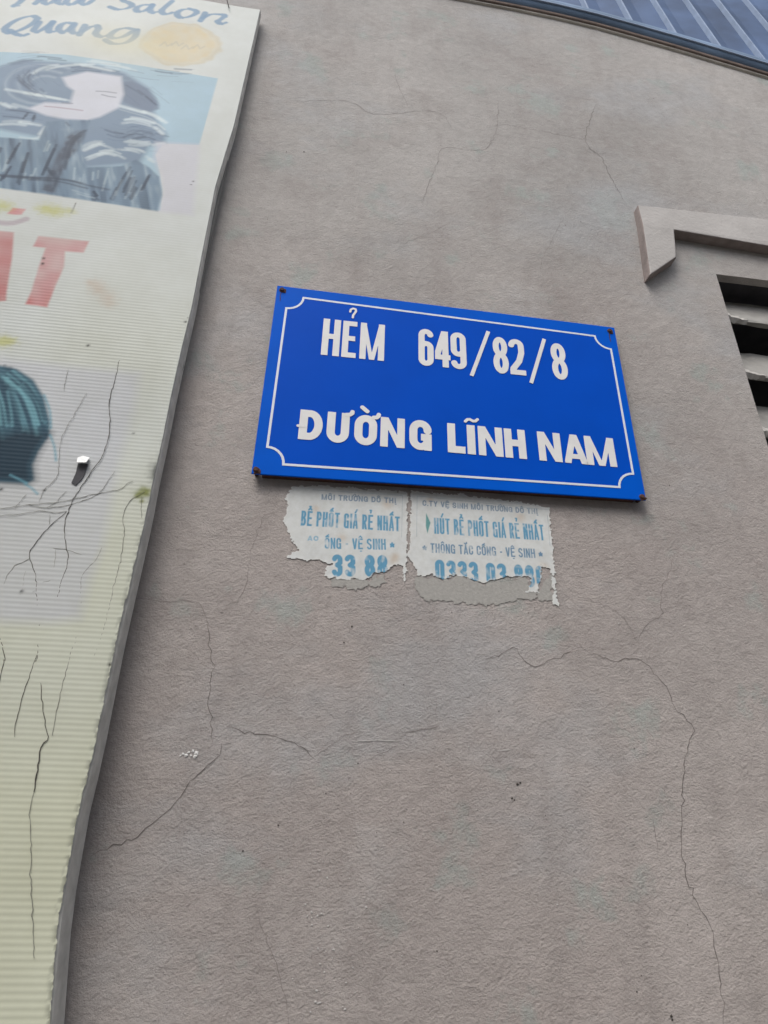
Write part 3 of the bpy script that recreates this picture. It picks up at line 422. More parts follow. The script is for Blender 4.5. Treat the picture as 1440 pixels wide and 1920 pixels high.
def plaster(name):
    m, n, l, b = material(name)
    v = mapping(n, l)
    vs_ = mapping(n, l, (.84, 1, 1))
    vd = mapping(n, l, (1, 1, .22))
    base = ramp(n, l, noise(n, l, v, 3.2, 6, .6), [(.3, (.405, .362, .340)), (.5, (.432, .392, .370)), (.7, (.458, .422, .400))])
    tc = n.new('ShaderNodeTexCoord'); sx = n.new('ShaderNodeSeparateXYZ'); l.new(tc.outputs['Object'], sx.inputs[0])
    ad = n.new('ShaderNodeMath'); ad.operation = 'MULTIPLY_ADD'; ad.inputs[1].default_value = .9; l.new(noise(n, l, v, 4, 4), ad.inputs[0]); l.new(sx.outputs[2], ad.inputs[2])
    up = n.new('ShaderNodeMapRange'); up.inputs[1].default_value = 2.35; up.inputs[2].default_value = 2.95; l.new(ad.outputs[0], up.inputs[0])
    base = mix(n, l, up.outputs[0], base, mix(n, l, .6, base, (.425, .418, .400)))  # greyer upwards: cool skylight put into the plaster colour
    low = ramp(n, l, noise(n, l, v, 1.7, 3, .5), [(.35, (.90, .895, .89)), (.65, (1.15, 1.14, 1.13))])
    base = mix(n, l, 1.0, base, low, 'MULTIPLY')
    # greenish weathered islands
    isl = ramp(n, l, noise(n, l, v, 10, 5, .62), [(.575, (0, 0, 0)), (.64, (1, 1, 1))])
    c = mix(n, l, isl, base, mix(n, l, .62, base, (.375, .415, .385)))
    # cool grey washed areas
    cool = ramp(n, l, noise(n, l, mapping(n, l, (1, 1, 1.6)), 3.1, 5, .6), [(.52, (0, 0, 0)), (.66, (.55, .55, .55))])
    c = mix(n, l, cool, c, (.425, .432, .438))
    # soft grime smudges
    sm = ramp(n, l, noise(n, l, v, 6.3, 6, .66), [(.52, (0, 0, 0)), (.70, (.5, .5, .5))])
    c = mix(n, l, sm, c, (.325, .288, .268))
    # rain streaks
    st = ramp(n, l, noise(n, l, vd, 17, 5, .6), [(.5, (0, 0, 0)), (.74, (.5, .5, .5))])
    c = mix(n, l, st, c, (.335, .30, .28))
    # pale lime bloom and trickles
    bl = ramp(n, l, noise(n, l, v, 5.5, 7, .7), [(.60, (0, 0, 0)), (.78, (.5, .5, .5))])
    c = mix(n, l, bl, c, (.55, .54, .53))
    tr_ = ramp(n, l, noise(n, l, mapping(n, l, (1.6, 1, .12)), 24, 4, .7), [(.64, (0, 0, 0)), (.78, (.4, .4, .4))])
    c = mix(n, l, tr_, c, (.53, .51, .49))
    gr = ramp(n, l, noise(n, l, mapping(n, l, (.7, 1, 1)), 85, 5, .7), [(.3, (.885, .88, .875)), (.7, (1.08, 1.08, 1.08))])
    c = mix(n, l, 1.0, c, gr, 'MULTIPLY')
    # fine pitting: dark specks and light grains
    fine = noise(n, l, vs_, 330, 3, .6)
    c = mix(n, l, ramp(n, l, fine, [(.28, (.5, .5, .5)), (.42, (0, 0, 0))]), c, (.27, .24, .225))
    c = mix(n, l, ramp(n, l, fine, [(.62, (0, 0, 0)), (.75, (.4, .4, .4))]), c, (.58, .55, .53))
    sp = ramp(n, l, noise(n, l, v, 120, 2), [(.22, (.7, .7, .7)), (.27, (0, 0, 0))])
    c = mix(n, l, sp, c, (.25, .22, .21))
    l.new(c, b.inputs['Base Color'])
    b.inputs['Roughness'].default_value = .92
    b.inputs['Specular IOR Level'].default_value = .15
    # relief: float marks, stipple, grain
    mr = n.new('ShaderNodeMapRange'); mr.inputs[1].default_value = 1.9; mr.inputs[2].default_value = 2.9; mr.inputs[3].default_value = .56; mr.inputs[4].default_value = .26
    l.new(sx.outputs[2], mr.inputs[0])
    b1 = n.new('ShaderNodeBump'); b1.inputs['Distance'].default_value = .012; b1.inputs['Strength'].default_value = .35
    l.new(noise(n, l, v, 11, 3), b1.inputs['Height'])
    b2 = n.new('ShaderNodeBump'); b2.inputs['Distance'].default_value = .0042
    l.new(mr.outputs[0], b2.inputs['Strength'])
    l.new(noise(n, l, vs_, 150, 7, .74), b2.inputs['Height']); l.new(b1.outputs[0], b2.inputs['Normal'])
    b3 = n.new('ShaderNodeBump'); b3.inputs['Distance'].default_value = .0012; b3.inputs['Strength'].default_value = .55
    l.new(noise(n, l, vs_, 420, 2), b3.inputs['Height']); l.new(b2.outputs[0], b3.inputs['Normal'])
    l.new(b3.outputs[0], b.inputs['Normal'])
    return m

def printed(name, rough=.55, dirt=.12, scale=25, bump=0.0, spec=.08):
    m, n, l, b = material(name)
    at = n.new('ShaderNodeVertexColor'); at.layer_name = 'print'
    v = mapping(n, l)
    d = ramp(n, l, noise(n, l, v, scale, 6, .65), [(.3, (1 - dirt, 1 - dirt * 1.05, 1 - dirt * 1.3)), (.65, (1, 1, 1))])
    l.new(mix(n, l, 1.0, at.outputs[0], d, 'MULTIPLY'), b.inputs['Base Color'])
    b.inputs['Roughness'].default_value = rough
    b.inputs['Specular IOR Level'].default_value = spec
    if bump:
        bp = n.new('ShaderNodeBump'); bp.inputs['Strength'].default_value = bump; bp.inputs['Distance'].default_value = .002
        l.new(noise(n, l, v, 90, 4), bp.inputs['Height']); l.new(bp.outputs[0], b.inputs['Normal'])
    return m

M_PLASTER = plaster('weathered_plaster')
M_CRACK = plain('dark_crack', (.165, .147, .135), .95, .25)  # dark brown of the wider cracks
M_CRACK_F = plain('shallow_crack', (.235, .21, .197), .95, .25)
M_PALE = plain('lime_scuff', (.52, .50, .48), .9, .12)
M_WHITE = plain('white_paint_drops', (.75, .74, .72), .7, .08)
M_SPECK = plain('dark_speck', (.07, .06, .055), .9, .2)
M_GLUE = plain('old_glue', (.402, .388, .360), .85, .10, 260, bump=.5)
M_DARK = plain('vent_interior', (.085, .083, .09), .9, .2)  # dark colour carries the shade inside the vent recess
M_SLAT = plain('louvre_concrete', (.30, .29, .27), .9, .2, 30, bump=.5)
M_CHIP = plain('chipped_plaster', (.47, .45, .42), .9, .1)

# ------------------------------------------------------------------ the setting
gv, gf = [(-60, -60, 0), (60, -60, 0), (60, 60, 0), (-60, 60, 0)], [(0, 1, 2, 3)]
tag(pyobj('alley_ground', gv, gf, plain('concrete_paving', (.20, .19, .175), .9, .2, 6, bump=.4, bscale=60)), 'worn grey concrete paving of the alley', 'ground', kind='structure')

# unseen house added behind the viewer, keeping skylight off the lower wall
v, f = boxv(-7, 7, -6.2, -3.2, 0, 3.6)
fh = empty('added_facing_house', (0, -4.7, 0))
pyobj('wall', v, f, plain('cream_render', (.42, .40, .36), .9, .1, 3), fh)
v, f = boxv(-7.2, 7.2, -6.4, -3.0, 3.603, 3.75)
pyobj('roof_slab', v, f, plain('slab_concrete', (.30, .29, .28), .9, .15, 4), fh)
for k in range(4):
    x = -5.2 + k * 3.2
    v, f = boxv(x, x + 1.1, -3.24, -3.17, .9, 2.3)
    w_ = pyobj('window', v, f, plain('shutter_grey', (.18, .19, .19), .5, .1), fh)
    v, f = boxv(x - .06, x + 1.16, -3.24, -3.14, .82, .897)
    pyobj('sill', v, f, M_SLAT, w_)
tag(fh, 'cream rendered house added unseen across the alley to dim the lower wall', 'house')

# ------------------------------------------------------------------ plastered house wall with its vent
VX0, VX1, VZ0, VZ1 = 0.6095, 1.15, 1.775, 2.4262
TRIM = [(-4.0, 3.40), (-1.2, 3.24), (-.3, 3.175), (.2492, 3.1503), (.3784, 3.1448), (.5095, 3.1262), (.6518, 3.0950), (.7672, 3.0657), (.8703, 3.0390), (1.15, 2.965), (1.7, 2.82), (4.0, 2.25)]
def trim_z(x):
    return float(np.interp(x, [p[0] for p in TRIM], [p[1] for p in TRIM]))
xs_ = sorted(set([p[0] for p in TRIM] + [VX0, VX1]))
verts, faces, key = [], [], {}
def V3(x, y, z):
    k = (round(x, 5), round(y, 5), round(z, 5))
    if k not in key:
        key[k] = len(verts); verts.append(k)
    return key[k]
for a, b in zip(xs_[:-1], xs_[1:]):
    ta, tb = trim_z(a), trim_z(b)
    if a >= VX0 - 1e-6 and b <= VX1 + 1e-6:
        faces.append((V3(a, 0, 0), V3(b, 0, 0), V3(b, 0, VZ0), V3(a, 0, VZ0)))
        faces.append((V3(a, 0, VZ1), V3(b, 0, VZ1), V3(b, 0, tb), V3(a, 0, ta)))
        faces.append((V3(a, 0, VZ0), V3(b, 0, VZ0), V3(b, .014, VZ0), V3(a, .014, VZ0)))
        faces.append((V3(b, 0, VZ1), V3(a, 0, VZ1), V3(a, .014, VZ1), V3(b, .014, VZ1)))
    else:
        pa = [V3(a, 0, 0), V3(b, 0, 0)]
        if abs(b - VX0) < 1e-6: pa += [V3(b, 0, VZ0), V3(b, 0, VZ1)]
        pa += [V3(b, 0, tb), V3(a, 0, ta)]
        if abs(a - VX1) < 1e-6: pa += [V3(a, 0, VZ1), V3(a, 0, VZ0)]
        faces.append(tuple(pa))
    faces.append((V3(a, 0, ta), V3(b, 0, tb), V3(b, .2, tb), V3(a, .2, ta)))
    faces.append((V3(b, .2, 0), V3(a, .2, 0), V3(a, .2, ta), V3(b, .2, tb)))
faces.append((V3(VX0, 0, VZ0), V3(VX0, .014, VZ0), V3(VX0, .014, VZ1), V3(VX0, 0, VZ1)))
faces.append((V3(VX1, 0, VZ1), V3(VX1, .014, VZ1), V3(VX1, .014, VZ0), V3(VX1, 0, VZ0)))
wall = pyobj('house_wall', verts, faces, M_PLASTER)
tag(wall, 'weathered grey-pink plaster house wall with hairline cracks and a louvred vent', 'wall')

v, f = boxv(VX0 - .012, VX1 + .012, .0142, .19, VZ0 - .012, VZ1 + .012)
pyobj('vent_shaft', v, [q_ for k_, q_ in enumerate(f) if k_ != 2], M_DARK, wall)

# louvre slats: steep concrete blades, low edge outward, ragged plaster where they meet the jamb
def slat(zl, seed):
    rg = np.random.default_rng(seed)
    n = 26
    xs = np.linspace(VX0 - .004, VX1 + .004, n)
    prof = [(.010, 0.0), (.0105, .004), (.046, .080), (.052, .080), (.050, .070), (.0165, -.001)]
    vv, ff = [], []
    for i, x in enumerate(xs):
        for y, z in prof:
            vv.append((x, y + rg.normal(0, .0007), zl + z + rg.normal(0, .0009) - .006 * (x - VX0)))
    k = len(prof)
    for i in range(n - 1):
        for j in range(k):
            a, b = i * k + j, i * k + (j + 1) % k
            ff.append((a, b, b + k, a + k))
    ff += [tuple(range(k))[::-1], tuple((n - 1) * k + j for j in range(k))]
    o = fix_normals(pyobj('louvre_slat', vv, ff, M_SLAT, wall))
    # chipped plaster fillet at the jamb end
    m = 9
    pts, fs = [], []
    for i in range(m):
        t = i / (m - 1)
        x = VX0 - .001 + .040 * t
        w1 = (1 - t) ** 1.5
        pts += [(x, .0125 - .006 * w1, zl - .004 - .003 * w1 + rg.normal(0, .0007)), (x, .0075 - .006 * w1 + rg.normal(0, .0008), zl + .0015 + rg.normal(0, .0008)),
                (x, .0100 - .003 * w1 + rg.normal(0, .0008), zl + .006 + .010 * w1), (x, .0175, zl + .012 + .016 * w1 + rg.normal(0, .001))]
    for i in range(m - 1):
        for j in range(3):
            a = i * 4 + j
            fs.append((a, a + 4, a + 5, a + 1))
    pyobj('chipped_fillet', pts, fs, M_CHIP, wall)
for i, zl in enumerate((2.338, 2.2265, 2.1215, 2.016, 1.911, 1.806)):
    slat(zl, 40 + i)

# wedge hood moulding round the vent head: flush at the top, standing out below
def hood_y(x, z):
    return -.0172 + .006 * max(0, min(1, (z - 2.5) / .08))
hood_poly = HOODF + [(.9, 2.4925), (1.22, 2.4905), (1.222, 2.38), (1.27, 2.41), (1.272, 2.5685), (.9, 2.5702)]
hv = []
n = len(hood_poly)
M_HOOD = plain('pale_hood_render', (.475, .452, .43), .92, .10, 22, spec=.15, bump=.9, bscale=170)
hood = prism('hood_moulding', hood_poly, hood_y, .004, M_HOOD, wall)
hood.data.materials.append(plain('shaded_grimy_plaster', (.27, .228, .212), .95, .25, 40, bump=.5))  # shade and some brown grime painted into the side and underside faces
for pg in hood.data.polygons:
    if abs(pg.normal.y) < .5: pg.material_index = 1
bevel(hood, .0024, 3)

# cracks: thin jagged ribbons just proud of the plaster
def ribbon(name, pts, width, y, mat, parent, jitter=.0006, taper=True, step=.004):
    P = smooth_pts(pts, step, jitter)
    n = len(P)
    T = np.gradient(P, axis=0); T /= np.linalg.norm(T, axis=1)[:, None] + 1e-9
    N = np.stack([-T[:, 1], T[:, 0]], 1)
    wv = width * (0.45 + 0.75 * rng.random(n))
    if taper:
        s = np.linspace(0, 1, n)
        wv *= np.clip(np.minimum(s, 1 - s) * 7 + .25, 0, 1)
    v = []
    for i in range(n):
        a = P[i] + N[i] * wv[i] / 2; b = P[i] - N[i] * wv[i] / 2
        v += [(a[0], y, a[1]), (b[0], y, b[1])]
    f = [(2 * i, 2 * i + 1, 2 * i + 3, 2 * i + 2) for i in range(n - 1)]
    return pyobj(name, v, f, mat, parent)
for w_, pts in CRACKS:
    ribbon('crack', pts, w_ * (.00068 if w_ >= .85 else .00080), -.0004, M_CRACK if w_ >= .85 else M_CRACK_F, wall, .0010, True, .005)
ribbon('scuff', RIDGE, .0011, -.0006, M_PALE, wall, .0002)
for p in PALE:
    ribbon('scuff', p, .0008, -.0006, M_PALE, wall, .0004)

def blob(name, c, rad, y, mat, parent, seed):
    rg = np.random.default_rng(seed)
    n = 9
    ang = np.linspace(0, 2 * math.pi, n, endpoint=False)
    rr = rad * (.65 + .6 * rg.random(n))
    v = [(c[0] + rr[i] * math.cos(ang[i]), y, c[1] + rr[i] * math.sin(ang[i])) for i in range(n)] + [(c[0], y - rad * .35, c[1])]
    return pyobj(name, v, [(i, n, (i + 1) % n) for i in range(n)], mat, parent)
for k, (c, q) in enumerate(SPECKS):
    blob('pit', c, q * .0007, -.0005, M_SPECK, wall, k)
for k, (c, q) in enumerate(LIME):
    blob('lime_fleck', c, q * .0007, -.0005, M_PALE, wall, 300 + k)
for k, (c, q) in enumerate(SPLASH):
    blob('paint_drop', c, q * .0011, -.0005, M_WHITE, wall, 50 + k)

def torn_region(poly, pad, res, amp, seed):
    P = np.array(poly)
    xs = np.arange(P[:, 0].min() - pad, P[:, 0].max() + pad, res)
    zs = np.arange(P[:, 1].min() - pad, P[:, 1].max() + pad, res)
    X, Z = np.meshgrid(xs, zs)
    F = sd_poly(X, Z, poly) + amp * (value_noise(X, Z, 420, seed) * .5 + value_noise(X * .6, Z, 900, seed + 1) * .35 + value_noise(X, Z, 150, seed + 2) * .6)
    return xs, zs, X, Z, F
for k, poly in enumerate(GLUE):
    xs, zs, X, Z, F = torn_region(poly, .006, .0011, .0040, 90 + k)
    P, q, pl = march(xs, zs, F)
    grid_object('glue_residue', P, np.full(len(P), -.0006), q, pl, M_GLUE, wall)

# ------------------------------------------------------------------ blue corrugated cladding above the wall
M_CLAD = plain('blue_coated_steel', (.070, .115, .215), .6, .5, 5, spec=.25)
M_CRIB = plain('rib_worn_blue', (.26, .33, .45), .55, .15, 30, spec=.5)
M_FLASH = plain('dark_blue_flashing', (.17, .24, .345), .6, .35, 10, spec=.2)
M_WOOD = plain('brown_batten', (.20, .15, .125), .8, .3, 30)
M_CREAM = plain('cream_batten', (.50, .46, .40), .8, .15, 30)
clad = empty('metal_cladding', (.6, .02, 3.1))
LEAN = math.tan(math.radians(7))
def cy(x, z): return .002 + LEAN * (z - trim_z(x))
nx = 41
xs_c = np.linspace(-1.2, 2.2, nx)
def strip(name, lo, hi, ylo, yhi, mat, prof=None):
    """band that follows the sloping wall head between two offsets above it"""
    vv, ff = [], []
    pr = prof or [(ylo, lo), (yhi, hi)]
    k = len(pr)
    for x in xs_c:
        for y, dz in pr:
            vv.append((x, y, trim_z(x) + dz))
    for i in range(nx - 1):
        for j in range(k - 1):
            a = i * k + j
            ff.append((a, a + k, a + k + 1, a + 1))
    o = pyobj(name, vv, ff, mat, clad, smooth=True)
    return o
wob = lambda: 0
strip('lower_batten', 0, 0, 0, 0, M_CREAM, [(.0, -.001), (-.004, .000), (-.0045, .0035), (.0, .004)])
strip('upper_batten', 0, 0, 0, 0, M_WOOD, [(.0, .0042), (-.007, .0045), (-.0075, .0125), (.0, .013)])
fl = [(.004, .013), (-.006, .0135), (-.013, .019), (-.016, .029), (-.015, .044), (-.009, .060), (-.001, .074), (.006, .088), (.0105, .104)]
strip('flashing', 0, 0, 0, 0, M_FLASH, fl)
strip('flashing_lip', 0, 0, 0, 0, M_CRIB, [(-.0150, .0245), (-.0175, .0240), (-.0178, .0265), (-.0155, .0275)])
# sheets and their raised ribs
ribs_x = [-.98 + .0985 * k for k in range(32)]
for a, b in zip(ribs_x[:-1], ribs_x[1:]):
    g = .0015
    vv = [(a + g, cy(a, trim_z(a) + .06) , trim_z(a) + .06), (b - g, cy(b, trim_z(b) + .06), trim_z(b) + .06), (b - g, LEAN * 1.4, trim_z(b) + 1.4), (a + g, LEAN * 1.4, trim_z(a) + 1.4),
          ((a + b) / 2, cy(0, trim_z(0) + .06) + .008, trim_z((a + b) / 2) + .06), ((a + b) / 2, LEAN * 1.4 + .008, trim_z((a + b) / 2) + 1.4)]
    pyobj('steel_sheet', vv, [(0, 4, 5, 3), (4, 1, 2, 5)], M_CLAD, clad)
for x in ribs_x:
    z0, z1 = trim_z(x) + .055, trim_z(x) + 1.4
    y0, y1 = .002 + LEAN * .055, .002 + LEAN * 1.4
    vv = []
    for y, z in ((y0, z0), (y1, z1)):
        vv += [(x - .0045, y + .004, z), (x - .002, y - .009, z), (x + .002, y - .009, z), (x + .0045, y + .004, z)]
    pyobj('rib', vv, [(0, 1, 5, 4), (1, 2, 6, 5), (2, 3, 7, 6)], M_CRIB, clad)
tag(clad, 'blue corrugated steel cladding with pale ribs above the sloping wall head', 'cladding')

# ------------------------------------------------------------------ the blue alley sign
M_BLUE = plain('blue_enamel', (.0, .106, .62), .5, .07, 18, spec=.04)
M_FIELD = plain('blue_enamel_field', (.0, .079, .545), .5, .06, 14, spec=.04)
M_LET = plain('white_lettering', (.80, .79, .77), .5, .05, 60)
M_LINE = plain('pale_border_line', (.74, .78, .84), .5, .06, 60)
M_RUST = plain('rust', (.09, .045, .035), .85, .4, 300)
sign = empty('alley_sign', (.16, 0, 1.98))
SF = -.0125                                       # front face
def quad_at(q, u, v):
    (tl, tr, br, bl) = [np.array(p) for p in q]
    return (bl * (1 - u) + br * u) * (1 - v) + (tl * (1 - u) + tr * u) * v
plate = prism('plate', [SIGN[3], SIGN[2], SIGN[1], SIGN[0]], SF, SF + .0022, M_BLUE, sign)
bevel(plate, .0007, 2)
# folded rear edges that hold the plate off the wall
for a, b in ((3, 2), (0, 1)):
    (xa, za), (xb, zb) = SIGN[a], SIGN[b]
    s = 1 if a == 3 else -1
    vv = []
    for x, z in ((xa + .012, za), (xb - .012, zb)):
        vv += [(x, SF + .0024, z + s * .002), (x, 0, z + s * .002), (x, 0, z + s * .004), (x, SF + .0024, z + s * .004)]
    fix_normals(pyobj('folded_edge', vv, [(0, 1, 5, 4), (1, 2, 6, 5), (2, 3, 7, 6), (3, 0, 4, 7), (0, 3, 2, 1), (4, 5, 6, 7)], M_RUST, sign))
# border line with scooped corners, and the deeper blue field inside it
q = SIGN_BORDER_CORNERS
W_, H_ = .464, .253
def scooped(inset, r):
    pts = []
    for (cx, cz, a0) in ((0, 0, 90), (W_, 0, 180), (W_, H_, 270), (0, H_, 0)):
        seq = arc(cx, cz, r, r, a0, a0 - 90, 7)
        pts.append(seq)
    out = []
    for k, seq in enumerate(pts):
        out += seq
    c = np.array(out)
    return c
def to_sign(p):
    u, v = p[0] / W_, p[1] / H_
    return quad_at(q, u, v)
rim = scooped(0, .0215)
mid = np.array([W_ / 2, H_ / 2])
def offset_loop(P, d):
    n = len(P); out = []
    for i in range(n):
        a, b, c = P[i - 1], P[i], P[(i + 1) % n]
        t1 = (b - a) / (np.linalg.norm(b - a) + 1e-9); t2 = (c - b) / (np.linalg.norm(c - b) + 1e-9)
        n1 = np.array([-t1[1], t1[0]]); n2 = np.array([-t2[1], t2[0]])
        mN = n1 + n2; mN /= np.linalg.norm(mN) + 1e-9
        k = min(1 / max(mN @ n1, .35), 2.0)
        out.append(b + mN * d * k)
    return np.array(out)
inner = offset_loop(rim, .0015)
outer = offset_loop(rim, -.0015)
n = len(rim)
vv = [(*to_sign(p)[:1], SF - .0004, to_sign(p)[1]) for p in outer] + [(*to_sign(p)[:1], SF - .0004, to_sign(p)[1]) for p in inner]
pyobj('border_line', vv, [(i, (i + 1) % n, (i + 1) % n + n, i + n) for i in range(n)], M_LINE, sign)
vv = [(*to_sign(p)[:1], SF - .0002, to_sign(p)[1]) for p in offset_loop(rim, .0002)]
pyobj('field', vv, [tuple(range(n))], M_FIELD, sign)

def glyph_object(ch, cx, cz, w, h, t, name='letter'):
    res = .0005
    xs = np.arange(-.001, w + .0013, res); zs = np.arange(-.001, h + .0013, res)
    X, Z = np.meshgrid(xs, zs)
    F = sd_glyph(X, Z, glyph(ch, w, h, t), w, h, t)
    P, qd, pl = march(xs, zs, F)
    P = P + np.array([cx - w / 2, cz - h / 2])
    return grid_object(name, P, np.full(len(P), SF - .0007), qd, pl, M_LET, sign, smooth=False)
for ch, cx, cz, w, h in LETTERS:
    big = h > .055
    h, cz = (.0632, 2.1957) if big else (.0440, 2.0520)      # one cap height and baseline per line
    if ch in 'OGU0689': h *= 1.02
    t = {'H': .0044, 'E': .0042, 'M': .0042}.get(ch, .0043) if big else {'I': .0053, 'A': .0050, 'M': .0047, 'N': .0048, 'H': .0050}.get(ch, .0051)
    if big and ch in 'HE': w *= .94
    if big and ch == 'E': cx -= .0006
    glyph_object(ch, cx, cz, w, h, t)
def stroke_object(name, pts, w, round_=True):
    P_ = np.array(pts); pad = w * 1.3
    res = .0005
    xs = np.arange(P_[:, 0].min() - pad, P_[:, 0].max() + pad, res); zs = np.arange(P_[:, 1].min() - pad, P_[:, 1].max() + pad, res)
    X, Z = np.meshgrid(xs, zs)
    F = sd_line(X, Z, pts) - w / 2 if round_ else sd_bar(X, Z, pts[0], pts[1], w / 2)
    P, qd, pl = march(xs, zs, F)
    return grid_object(name, P, np.full(len(P), SF - .0009), qd, pl, M_LET, sign, smooth=False)
for w, pts in MARKS:
    stroke_object('accent', pts, w)
for pts in SLASH:
    stroke_object('slash', pts, .0054, False)
for k, (x, z) in enumerate(NAILS):
    ang = [2 * math.pi * i / 10 for i in range(10)]
    vv = [(x + .0036 * math.cos(a), SF - .0006, z + .0036 * math.sin(a)) for a in ang] + [(x + .0026 * math.cos(a), SF - .0026, z + .0026 * math.sin(a)) for a in ang] + [(x + .0015 * math.cos(a), .01, z + .0015 * math.sin(a)) for a in ang]
    ff = [(i, (i + 1) % 10, (i + 1) % 10 + 10, i + 10) for i in range(10)] + [tuple(range(10, 20))] + [(i, i + 20, (i + 1) % 10 + 20, (i + 1) % 10) for i in range(10)]
    fix_normals(pyobj('nail', vv, ff, M_RUST, sign))
    blob('rust_stain', (x + .001, z - .0015), .0052, SF - .00035, M_RUST, sign, 70 + k)
for k, (x, z) in enumerate(NAILS[:2]):
    ribbon('rust_run', [(x - .001, z - .003), (x - .0015, z - .012), (x - .001, z - .022)], .0012, SF - .0003, M_RUST, sign, .0003)
tag(sign, 'blue enamel street sign with white lettering and scooped border nailed to the plaster', 'sign')

# ------------------------------------------------------------------ torn paper flyers pasted under the sign
M_PAPER = printed('aged_flyer_paper', .8, .10, 160)
INK = [lin((118, 142, 165)), lin((72, 150, 188)), lin((135, 180, 205)), lin((84, 130, 164))]
def flyer(k, label):
    poly = FLYERS[k]
    xs, zs, X, Z, F = torn_region(poly, .004, .00062, .0029, 20 + 5 * k)
    # the straight pasted edges stay straight
    P0 = np.array(poly)
    col = np.empty(X.shape + (3,)); col[:] = lin((219, 221, 219))
    mott = value_noise(X, Z, 160, 31 + k) * .5 + value_noise(X, Z, 60, 36 + k) * .5
    col *= (1 + .07 * mott)[..., None]
    def over(mask, c, a=1.0):
        m = np.clip(mask, 0, 1)[..., None] * a
        col[:] = col * (1 - m) + np.asarray(c) * m
    for (c, rad) in FSTAIN[k]:
        d = np.hypot(X - c[0], (Z - c[1])) / (rad * .0007)
        over(np.exp(-d * d), lin((196, 164, 124)), .35)
    worn = np.clip(.92 - .9 * np.clip(value_noise(X, Z, 240, 41 + k) * .6 + value_noise(X, Z, 90, 45 + k) * .6 - .25, 0, 1), .1, 1)
    for ln in FLINES[k]:
        over(1 - np.clip(sd_line(X, Z, ln) / .0005, 0, 1), lin((130, 150, 160)), .55)
    for txt, ci, bold, (a, b, tp) in FTEXT[k]:
        a, b, tp = np.array(a), np.array(b), np.array(tp)
        ux = (b - a) / np.linalg.norm(b - a); uz = np.array([-ux[1], ux[0]])
        h = abs((tp - a) @ uz); L = np.linalg.norm(b - a)
        chars = []
        for chx in unicodedata.normalize('NFD', txt.replace('Đ', 'D')):
            if unicodedata.combining(chx): chars[-1][1].append(chx)
            else: chars.append([chx, []])
        rel = [{'I': .5, ' ': .55, 'M': 1.25, '.': .4, '-': .7, '*': 1.0}.get(c[0], 1.0) for c in chars]
        unit = L / sum(rel); x = 0
        U = (X - a[0]) * ux[0] + (Z - a[1]) * ux[1]; Vv = (X - a[0]) * uz[0] + (Z - a[1]) * uz[1]
        for (chx, cm), rl in zip(chars, rel):
            w = unit * rl * .84
            hh = h
            t = bold * unit * .84
            sel = (U > x - unit * .3) & (U < x + w + unit * .4) & (Vv > -h * .4) & (Vv < h * 1.5)
            if chx != ' ' and sel.any():
                u_, v_ = U[sel] - x, Vv[sel]
                d = sd_glyph(u_, v_, glyph(chx, w, hh, t), w, hh, t)
                for c in cm:
                    mk = marks(c, w, hh, t)
                    if mk: d = np.minimum(d, sd_glyph(u_, v_, mk, w, hh, t * .8, False))
                mfull = np.zeros(X.shape); mfull[sel] = np.clip(.5 - d / .0007, 0, 1)
                over(mfull * worn, INK[ci], .95)
            x += unit * rl
    if k == 1:
        for bl in FBLOT:
            over(np.clip(.5 - sd_poly(X, Z, bl) / .0007, 0, 1), lin((40, 140, 140)), .8)
    # feathered white pulp along the tears
    over(np.clip(1 + F / .0030, 0, 1) * (value_noise(X, Z, 300, 51) > -.3), lin((232, 231, 227)), .7)
    P, qd, pl = march(xs, zs, F)
    ix = np.clip(np.round((P[:, 0] - xs[0]) / (xs[1] - xs[0])).astype(int), 0, len(xs) - 1)
    iz = np.clip(np.round((P[:, 1] - zs[0]) / (zs[1] - zs[0])).astype(int), 0, len(zs) - 1)
    fz = F[iz, ix]
    lift = np.clip(1 + fz / .004, 0, 1) * np.clip(value_noise(P[:, 0], P[:, 1], 130, 61 + k), 0, 1) * .0007
    Y = -.0008 - lift * .5
    o = grid_object('flyer', P, Y, qd, pl, M_PAPER, None, col[iz, ix])
    tag(o, label, 'flyer', 'torn advertising flyers pasted under the sign')
flyer(0, 'torn flyer with ragged left side and one short line of big digits')
flyer(1, 'torn flyer keeping its right-hand strip and a star at both ends of a line')

# ------------------------------------------------------------------ hair salon board
M_SHEET = printed('faded_plastic_sheet', .5, .10, 14)
M_SIDE = plain('board_side_metal', (.52, .51, .475), .7, .2, 60)
M_CORE = plain('board_back', (.20, .20, .19), .8, .1)
board = empty('salon_board', (-.45, 0, 1.25))
ZB, ZT = 1.20, 2.957
ez = np.array([p[1] for p in EDGE][::-1]); ex = np.array([p[0] for p in EDGE][::-1])
def edge_x(z): return np.interp(z, ez, ex)
def front_y(z): return -.0600 + .01333 * np.asarray(z)
XL = -.72
RIB = .0050
zs = np.arange(ZB, ZT + .0005, RIB / 4)
xs = np.arange(XL, -.155, .0017)
X, Z = np.meshgrid(xs, zs)
fr = np.clip((2.05 - Z) / .25, 0, 1)
F = X - (edge_x(Z) - .0012 + fr * (.0005 * value_noise(X * 0, Z, 160, 5) + .0006 * value_noise(X * 0, Z, 780, 6)))
col = np.empty(X.shape + (3,))
age = np.clip((2.25 - Z) / .75 + .25 * value_noise(X, Z, 7, 8), 0, 1)[..., None]
col[:] = (1 - age) * np.array((.72, .745, .725)) + age * np.array((.735, .745, .60))
def win(pts, pad):
    P_ = np.array(pts)
    i0, i1 = np.searchsorted(xs, [P_[:, 0].min() - pad, P_[:, 0].max() + pad])
    k0, k1 = np.searchsorted(zs, [P_[:, 1].min() - pad, P_[:, 1].max() + pad])
    return slice(k0, k1), slice(i0, i1)
